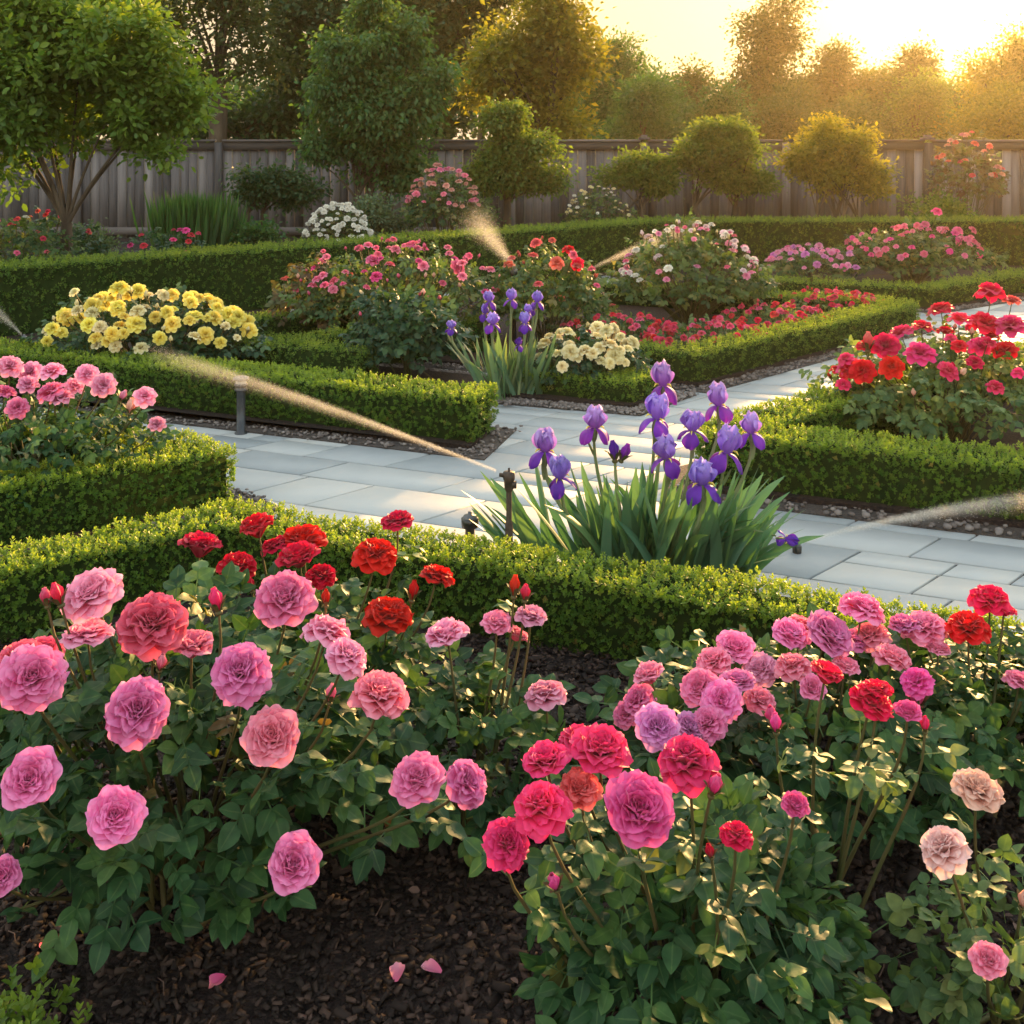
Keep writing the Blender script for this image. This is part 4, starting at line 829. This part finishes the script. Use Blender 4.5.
far('distant low tree behind the middle of the fence', 480, 44, [(420, 90, 60, 40), (500, 84, 60, 40), (570, 88, 50, 40)], 320, 'leaf_wood', .3, 30, .5)

# ------------------------------------------------------------------ fence
fr = empty('wooden_fence', (0, 17.0, 0), 'weathered grey wooden board fence running behind the whole garden', 'fence')
FH = 1.545; sp = 141.5 * 17 / F
posts = [(644 + 141.5 * k - 512) * 17 / F for k in range(-6, 5)]
for i in range(len(posts) - 1):
    b = MB(); x0, x1 = posts[i] + .06, posts[i + 1] - .06; n = 15; wd = (x1 - x0) / n
    for k in range(n):
        hz = FH - .14 + random.uniform(-.004, .004)
        box(b, (x0 + (k + .5) * wd, 17.0 + (.012 if k % 2 else 0) + random.uniform(-.003, .003), hz / 2), (wd * .965, .02, hz), rnd=random.random())
    b.build('board_panel', M['wood'], fr, smooth=False)
    b = MB(); L = posts[i + 1] - posts[i]
    box(b, ((x0 + x1) / 2, 16.965, FH - .085), (L - .13, .03, .13), rnd=random.random())
    box(b, ((x0 + x1) / 2, 16.985, FH - .008), (L - .125, .16, .03), rnd=random.random())
    box(b, ((x0 + x1) / 2, 16.97, .14), (L - .13, .03, .12), rnd=random.random())
    b.build('rail', M['rail'], fr, smooth=False)
for i, x in enumerate(posts):
    b = MB(); box(b, (x, 16.985, FH / 2 - .02), (.115, .13, FH - .04), rnd=random.random())
    if i % 2 == 0: box(b, (x, 16.985, FH + .022), (.16, .18, .035), rnd=.3); box(b, (x, 16.985, FH + .06), (.09, .1, .035), rnd=.5)
    b.build('post', M['wood'], fr, smooth=False)

# ------------------------------------------------------------------ irises
def blade(mb, base, d0, L, wd, bend, seed, rnd):
    n = 9; t = np.linspace(0, 1, n); d0 = np.array(d0, float); d0 /= np.linalg.norm(d0)
    side = np.cross(d0, [0, 0, 1.0]) if abs(d0[2]) < .98 else np.array([math.cos(seed), math.sin(seed), 0])
    side /= np.linalg.norm(side); a = math.sin(seed * 7.3) * .9; nn = np.cross(side, d0)
    sd_ = side * math.cos(a) + nn * math.sin(a); nr = np.cross(sd_, d0)
    out_ = np.array([d0[0], d0[1], 0]); out_ = out_ / (np.linalg.norm(out_) + 1e-6)
    P = base + d0 * (t * L)[:, None] + (out_ * bend - np.array([0, 0, bend * .7]))[None] * (t ** 2.6 * L)[:, None]
    wv = wd * .5 * np.minimum(1, .75 + t) * np.sqrt(np.clip(1 - t ** 2.6, 0, 1)); wv[-1] = .0006
    V = []
    for i in range(n):
        for u, th in ((-1, 0), (-.45, .12), (0, .2), (.45, .12), (1, 0)): V.append(P[i] + sd_ * wv[i] * u + nr * th * wv[i])
    Fs = [[i * 5 + j, i * 5 + j + 1, (i + 1) * 5 + j + 1, (i + 1) * 5 + j] for i in range(n - 1) for j in range(4)]
    mb.add(V, Fs, rnd, .5)
def iris(label, px, Z, sx, sy, nl, L, wd, mat, blooms, aim=None):
    c = ctr(px, Z); root = empty('iris_clump', (c[0], c[1], .03), label, 'irises')
    lf = MB(); r2 = random.Random(px)
    for k in range(nl):
        bx, by = r2.gauss(0, .5) * sx, r2.gauss(0, .5) * sy; bx = max(-sx, min(sx, bx))
        lean = bx / sx * .48 + r2.gauss(0, .13)
        for m_ in range(3):
            blade(lf, np.array([c[0] + bx + r2.gauss(0, .02), c[1] + by, .0]), (lean + (m_ - 1) * .2 + r2.gauss(0, .05), r2.gauss(-.03, .22), 1), L * r2.uniform(.62, 1.08), wd * r2.uniform(.8, 1.15), max(0, r2.gauss(.06, .12)) * (1.5 if abs(lean) > .5 else 1), r2.uniform(0, 6), r2.random())
    if aim:
        for (x0, x1, y1, z_, w_) in aim:
            e = W(x1, y1, z_); b0 = np.array([(x0 - 512) * Z / F, Z, 0.02]); dd = e - b0; blade(lf, b0, dd, np.linalg.norm(dd), w_, .05, .4, r2.random())
    lf.build('leaves', M[mat], root)
    st = MB()
    for (bx, by, h, col, col2, bz) in blooms:
        q = W(bx, by, bz); s = h * bz / F
        if h < 30 and bz < 5: kindb = 'bud'
        b0 = np.array([c[0] + .35 * (q[0] - c[0]) + r2.gauss(0, .02), c[1] + r2.gauss(0, .04), 0.0]); e = q - np.array([0, 0, s * .42])
        tube(st, bez(b0, b0 * .6 + e * .4 + [0, 0, .05], e - [0, 0, .12], e, 8), np.linspace(.009, .0055, 8) * (1 if bz < 5 else 1.2), 7, .5)
        if col == 'bud':
            put_bloom(root, 'iris_bud', bloom_mesh('bud', 0, 'violet'), e, (r2.gauss(0, .1), 0, 1), s * .8)
            put_bloom(root, 'iris_bud', bloom_mesh('bud', 0, 'plum'), e + [.022, 0, 0], (.45, 0, 1), s * .75)
        else:
            put_bloom(root, 'iris_bloom', bloom_mesh('iris', r2.randrange(3), col, col2), e, (r2.gauss(0, .08), -.12, 1), s * 1.12)
            # spathe below the bloom
            blade(st, e - [0, 0, .05], (r2.gauss(0, .3), -.1, 1), .07, .018, 0, 1.0, .9)
    st.build('stems', M['iris_stem'], root)
    return root, c
ir, ic = iris('clump of purple bearded irises standing behind the front box hedge', 640, 4.08, .36, .13, 56, .47, .046, 'iris_leaf', [
 (545, 447, 46, 'orchid', 'violet', 4.05), (562, 476, 42, 'lavender', 'violet', 3.95), (594, 424, 42, 'orchid', 'plum', 4.15), (615, 450, 26, 'bud', None, 4.1), (664, 384, 42, 'orchid', 'plum', 4.25), (654, 416, 46, 'lavender', 'violet', 4.1),
 (720, 403, 40, 'orchid', 'plum', 4.2), (692, 427, 42, 'lavender', 'violet', 4.15), (667, 454, 46, 'lavender', 'violet', 4.0), (752, 430, 38, 'orchid', 'violet', 4.1), (723, 452, 46, 'lavender', 'violet', 4.05), (702, 480, 48, 'lavender', 'violet', 3.95)],
 aim=[(600, 575, 458, 4.1, .036), (620, 600, 480, 4.0, .036), (560, 492, 500, 4.0, .034), (545, 474, 514, 3.95, .032), (690, 766, 470, 4.1, .04), (700, 772, 498, 4.0, .04), (705, 800, 504, 4.0, .038), (700, 782, 550, 3.9, .036), (620, 632, 464, 4.1, .034), (590, 520, 480, 4.05, .036), (650, 650, 462, 4.1, .03)])
# a spent bloom bending out to the right
sp_ = MB(); e = W(776, 536, 3.98); tube(sp_, bez(np.array([ic[0] + .1, ic[1], .1]), np.array([ic[0] + .25, ic[1], .24]), e + [-.07, 0, .035], e, 8), .003, 5, .4); sp_.build('stems', M['iris_stem'], ir)
put_bloom(ir, 'iris_bloom', bloom_mesh('iris', 1, 'violet', 'violet'), W(776, 538, 3.98), (1, -.2, -.1), .085)
iris('distant clump of violet irises beside the cream yellow roses', 510, 6.98, .26, .12, 26, .42, .034, 'iris_back', [
 (451, 327, 17, 'lavender', 'violet', 6.95), (490, 301, 20, 'lavender', 'violet', 7.0), (492, 322, 24, 'lavender', 'violet', 6.9), (511, 299, 20, 'lavender', 'violet', 7.0), (525, 324, 20, 'lavender', 'violet', 6.9), (519, 345, 14, 'violet', 'violet', 6.8), (537, 301, 20, 'lavender', 'violet', 7.05), (484, 314, 16, 'lavender', 'violet', 7.05), (526, 312, 14, 'lavender', 'violet', 7.0), (533, 310, 12, 'lavender', 'violet', 7.1)])
# soil around the front irises
b = MB(); a_ = np.linspace(0, 6.283, 25)[:-1]; poly_prism(b, [(ic[0] + .46 * math.cos(t), ic[1] - .06 + .2 * math.sin(t) - .35 * (.46 * math.cos(t))) for t in a_], -.015, .012)
tag(b.build('flower_bed_soil', M['soil'], smooth=False), kind='structure')

# ------------------------------------------------------------------ bollard, sprinklers, sprays
c = GP(241, 434); bo = empty('bollard_light', (c[0], c[1], 0), 'dark grey bollard light on the path in front of the long hedge', 'bollard light')
b = MB(); lathe(b, [(.0, .0), (.036, .0), (.036, .008), (.024, .010), (.024, .235), (.026, .24)], (c[0], c[1], 0)); b.build('pole', M['dark_metal'], bo)
b = MB(); lathe(b, [(.026, .24), (.036, .245), (.037, .252), (.031, .258), (.031, .268), (.037, .272), (.037, .279), (.031, .284)], (c[0], c[1], 0)); b.build('collar', M['dark_metal'], bo)
b = MB(); lathe(b, [(.030, .284), (.030, .300), (.028, .302)], (c[0], c[1], 0)); b.build('lens', M['glass'], bo)
b = MB(); lathe(b, [(.028, .302), (.045, .304), (.047, .310), (.042, .318), (.02, .324), (.0, .325)], (c[0], c[1], 0)); b.build('cap', M['cap_metal'], bo)
def riser(px, topy, Z, label):
    q = W(px, topy, Z); x, y, h = q; root = empty('sprinkler', (x, y, 0), label, 'sprinkler')
    b = MB(); lathe(b, [(.009, 0), (.009, h * .45), (.012, h * .45), (.014, h * .5), (.014, h * .62), (.010, h * .64), (.010, h - .06)], (x, y, 0), 10); b.build('riser_pipe', M['rust'], root)
    b = MB(); lathe(b, [(.010, h - .07), (.016, h - .06), (.018, h - .03), (.021, h - .026), (.021, h), (.0, h + .002)], (x, y, 0), 12)
    tube(b, [(x - .005, y, h - .015), (x - .034, y - .004, h - .008)], [.009, .007], 8); tube(b, [(x, y, h), (x, y, h + .014)], [.005, .004], 6); box(b, (x + .012, y, h - .045), (.03, .026, .02)); b.build('nozzle_head', M['rust'], root)
riser(509, 472, 3.92, 'brown impact sprinkler head on a short pipe left of the purple irises')
def popup(px, py, Z, label, col='black', s=1.0):
    q = W(px, py, Z); x, y, h = q; root = empty('sprinkler', (x, y, max(0, h - .12)), label, 'sprinkler')
    b = MB(); lathe(b, [(.018, 0), (.018, h - .045), (.026 * s, h - .043), (.027 * s, h - .012), (.022 * s, h - .01)], (x, y, 0), 14); b.build('body', M[col], root)
    b = MB(); lathe(b, [(.022 * s, h - .01), (.020 * s, h - .002), (.008, h + .002), (.008, h + .012), (0, h + .013)], (x, y, 0), 14); b.build('nozzle_cap', M['cap_metal'], root)
popup(470, 515, 4.05, 'small black sprinkler cap just above the front box hedge', s=1.2)
popup(797, 543, 4.42, 'tiny pop-up sprinkler on the slabs under the fallen iris bloom', s=.7)
popup(514, 270, 8.7, 'sprinkler spraying steeply upward in the middle rose bed')
popup(586, 270, 9.6, 'sprinkler right of the coral red roses')
popup(24, 336, 7.9, 'sprinkler at the left edge beside the yellow roses')
m, t = newmat('water_drops'); p_ = nd(t, 'ShaderNodeBsdfDiffuse'); p_.inputs[0].default_value = (.8, .8, .8, 1); tr = nd(t, 'ShaderNodeBsdfTranslucent'); tr.inputs[0].default_value = (.95, .93, .9, 1)
mx = nd(t, 'ShaderNodeMixShader', i0=.75); t.links.new(p_.outputs[0], mx.inputs[1]); t.links.new(tr.outputs[0], mx.inputs[2]); o_ = nd(t, 'ShaderNodeOutputMaterial'); t.links.new(mx.outputs[0], o_.inputs[0]); M['drops'] = m
OCT = (np.array([[1, 0, 0], [-1, 0, 0], [0, 1.8, 0], [0, -1.8, 0], [0, 0, 1], [0, 0, -1.0]]), np.array([[0, 2, 4], [2, 1, 4], [1, 3, 4], [3, 0, 4], [2, 0, 5], [1, 2, 5], [3, 1, 5], [0, 3, 5]]))
def mth(t, op, a, b=None, c=None):
    n = t.nodes.new('ShaderNodeMath'); n.operation = op
    for i, v in enumerate((a, b, c)):
        if v is None: continue
        if isinstance(v, (int, float)): n.inputs[i].default_value = v
        else: t.links.new(v, n.inputs[i])
    return n.outputs[0]
def mist_mat(nm, L, r0, r1, sag, dens, power, fall):
    """fine water mist: dense at the nozzle, thinning and sinking along the jet (object X runs along it)"""
    m, t = newmat(nm); tc = nd(t, 'ShaderNodeTexCoord'); sp = nd(t, 'ShaderNodeSeparateXYZ'); t.links.new(tc.outputs['Object'], sp.inputs[0])
    x = mth(t, 'MAXIMUM', mth(t, 'MINIMUM', mth(t, 'DIVIDE', sp.outputs[0], L), 1.0), 0.0); y, z = sp.outputs[1], sp.outputs[2]
    arc = mth(t, 'MULTIPLY', mth(t, 'MULTIPLY', x, mth(t, 'SUBTRACT', 1.0, x)), 4 * sag)
    z = mth(t, 'SUBTRACT', z, arc)
    r = mth(t, 'MULTIPLY_ADD', mth(t, 'POWER', x, 1.2), r1 - r0, r0)
    zb = mth(t, 'MINIMUM', z, 0.0); za = mth(t, 'MAXIMUM', z, 0.0)
    zz = mth(t, 'ADD', za, mth(t, 'DIVIDE', zb, fall))
    d2 = mth(t, 'ADD', mth(t, 'POWER', y, 2.0), mth(t, 'POWER', zz, 2.0)); q = mth(t, 'DIVIDE', d2, mth(t, 'POWER', r, 2.0))
    g = mth(t, 'EXPONENT', mth(t, 'MULTIPLY', q, -2.2))
    th = mth(t, 'POWER', mth(t, 'DIVIDE', r0, r), power)
    fade = mth(t, 'SUBTRACT', 1.0, mth(t, 'POWER', x, 3.0))
    nz = nd(t, 'ShaderNodeTexNoise'); nz.inputs['Scale'].default_value = 5; nz.inputs['Detail'].default_value = 3
    mp = nd(t, 'ShaderNodeMapping'); mp.inputs['Scale'].default_value = (.6, 3, 3); t.links.new(tc.outputs['Object'], mp.inputs[0]); t.links.new(mp.outputs[0], nz.inputs['Vector'])
    nn = mth(t, 'MULTIPLY_ADD', nz.outputs[0], 1.6, .2)
    D = mth(t, 'MULTIPLY', mth(t, 'MULTIPLY', mth(t, 'MULTIPLY', g, th), mth(t, 'MULTIPLY', fade, dens)), nn)
    v = nd(t, 'ShaderNodeVolumePrincipled'); v.inputs['Color'].default_value = (.98, .97, .95, 1); v.inputs['Anisotropy'].default_value = .45; t.links.new(D, v.inputs['Density'])
    o = nd(t, 'ShaderNodeOutputMaterial'); t.links.new(v.outputs[0], o.inputs['Volume'])
    try: m.cycles.volume_step_rate = .12
    except Exception: pass
    return m
def spray(label, a, bq, sag, n, r0, r1, size, dens, power=1.2, fall=1.0):
    a = np.array(a); bq = np.array(bq); d = bq - a; L = np.linalg.norm(d); dn = d / L
    root = empty('water_spray', a, label, 'water spray', 'sprinkler sprays'); root['kind'] = 'stuff'
    rot = frames(np.array([dn]), np.array([[0, 0, 1.0]]))[0]          # columns: side, along, up
    Rm = Matrix(np.stack([rot[:, 1], -rot[:, 0], rot[:, 2]], 1).tolist())
    mb = MB(); N = 9; V = []; k = 8
    for i in range(N):
        x = i / (N - 1); r = (r0 + (r1 - r0) * x ** 1.2) * 1.35 + .004; zc = 4 * sag * x * (1 - x)
        for j in range(k):
            an = j / k * 6.2832; z = math.sin(an) * r; V.append([x * L, math.cos(an) * r, zc + (z * fall if z < 0 else z)])
    Fs = [[i * k + j, i * k + (j + 1) % k, (i + 1) * k + (j + 1) % k, (i + 1) * k + j] for i in range(N - 1) for j in range(k)]
    mb.add(V, Fs); mb.F[(k, 0)] = [np.array([list(range(k))[::-1], [(N - 1) * k + j for j in range(k)]])]
    me = mb.mesh('mist', mist_mat('mist', L, r0, r1, sag, dens, power, fall), smooth=False)
    bmm = bmesh.new(); bmm.from_mesh(me); bmesh.ops.recalc_face_normals(bmm, faces=bmm.faces); bmm.to_mesh(me); bmm.free()
    o = bpy.data.objects.new('mist', me); COL.objects.link(o); o.parent = root; o.rotation_euler = Rm.to_euler(); o['kind'] = 'stuff'
    t_ = rng.random(n) ** .7; rad = (r0 + (r1 - r0) * t_ ** 1.2) * .55; off = rng.normal(size=(n, 3)) * rad[:, None]; off[:, 2] = np.where(off[:, 2] < 0, off[:, 2] * fall, off[:, 2])
    P = a + dn * (t_ * L)[:, None] + off; P[:, 2] += 4 * sag * t_ * (1 - t_); P[:, 2] = np.maximum(P[:, 2], .02)
    mb = MB(); scatter(mb, OCT[0], OCT[1], P, frames(np.tile(dn, (n, 1)) + off / (L * .3), unit(n)), size * rng.uniform(.5, 1.3, n)); mb.build('droplets', M['drops'], root)['kind'] = 'stuff'
spray('thin golden jet of water crossing the long hedge to the left', W(496, 470, 3.92), W(150, 350, 5.5), .02, 5000, .004, .036, .0006, 44, 1.15, 2.0)
spray('golden jet over the slabs at the right edge', W(800, 542, 4.42), W(1075, 494, 4.1), .025, 4000, .005, .035, .0006, 120, 1.2, 1.6)
spray('broad upward fan of spray before the tall hedge', W(518, 272, 8.7), W(470, 214, 9.2), .01, 3500, .010, .16, .0011, 13, .8)
spray('slanting fine spray right of the coral red roses', W(588, 270, 9.6), W(700, 228, 9.8), .03, 2500, .008, .10, .0010, 17, .9, 1.4)
spray('grey spray at the left edge before the tall hedge', W(22, 335, 7.9), W(-30, 292, 8.0), .02, 1500, .006, .07, .0012, 50, 1.1, 1.5)

# ------------------------------------------------------------------ fallen petals and the sprig in the corner
for i, (px, py, col, lb) in enumerate([(397, 975, 'palepink', 'fallen pink petal on the mulch, left one of the close pair'), (442, 966, 'palepink', 'fallen pink petal on the mulch, right one of the close pair'), (228, 969, 'pink', 'fallen pink petal under the middle of the big pink bush'), (47, 936, 'pink', 'fallen pink petal at the left, in the shade of the big pink bush')]):
    x, y = GP(px, py, .05); mb = MB(); V, Fs, A = petal(.042, .018, R(75), R(110), R(-60), .5, .004, i * 1.3, 0, 0, 7, 7, i + .5)
    mb.add(V + np.array([x, y - .02, .052]), Fs, .5, A); o = mb.build('fallen_petal', C[col], loc=(x, y, .05)); tag(o, lb, 'petal', 'fallen petals')
c = np.array([-.86, 1.80]); root = empty('box_shrub', (c[0], c[1], 0), 'light green box sprigs poking up in the bottom left corner', 'box shrub')
fol = MB(); N = 1000; st = MB()
P = np.c_[c[0] + rng.normal(0, .075, N), c[1] - .04 + rng.normal(0, .08, N), np.zeros(N)]; P[:, 2] = .17 - 1.6 * np.abs(P[:, 0] - c[0] + .0) ** 1.4 * .5 - .12 * rng.random(N) ** 2
for k in range(3): TV, TF, TA = SHOOTS[k]; n_ = len(P[k::3]); scatter(fol, TV, TF, P[k::3], frames(np.tile([0, 0, 1.], (n_, 1)) + rng.normal(0, .3, (n_, 3)), unit(n_)), rng.uniform(.028, .045, n_), aux=rng.uniform(.2, .8, n_))
for k in range(14): e = P[k]; tube(st, bez(np.array([*c, 0]), np.array([*c, .08]), e - [0, 0, .06], e, 5), .0025, 5)
fol.build('foliage', M['box'], root); st.build('stems', M['bark'], root)

# ------------------------------------------------------------------ haze
hz = MB(); box(hz, (0, 60, 19), (330, 330, 40.2))
m, t = newmat('haze_air'); pv_ = nd(t, 'ShaderNodeVolumePrincipled'); pv_.inputs['Color'].default_value = (.98, .83, .56, 1); pv_.inputs['Density'].default_value = HAZE
pv_.inputs['Anisotropy'].default_value = .8
o_ = nd(t, 'ShaderNodeOutputMaterial'); t.links.new(pv_.outputs[0], o_.inputs['Volume'])
ho = hz.build('haze', m, smooth=False); tag(ho, kind='stuff')
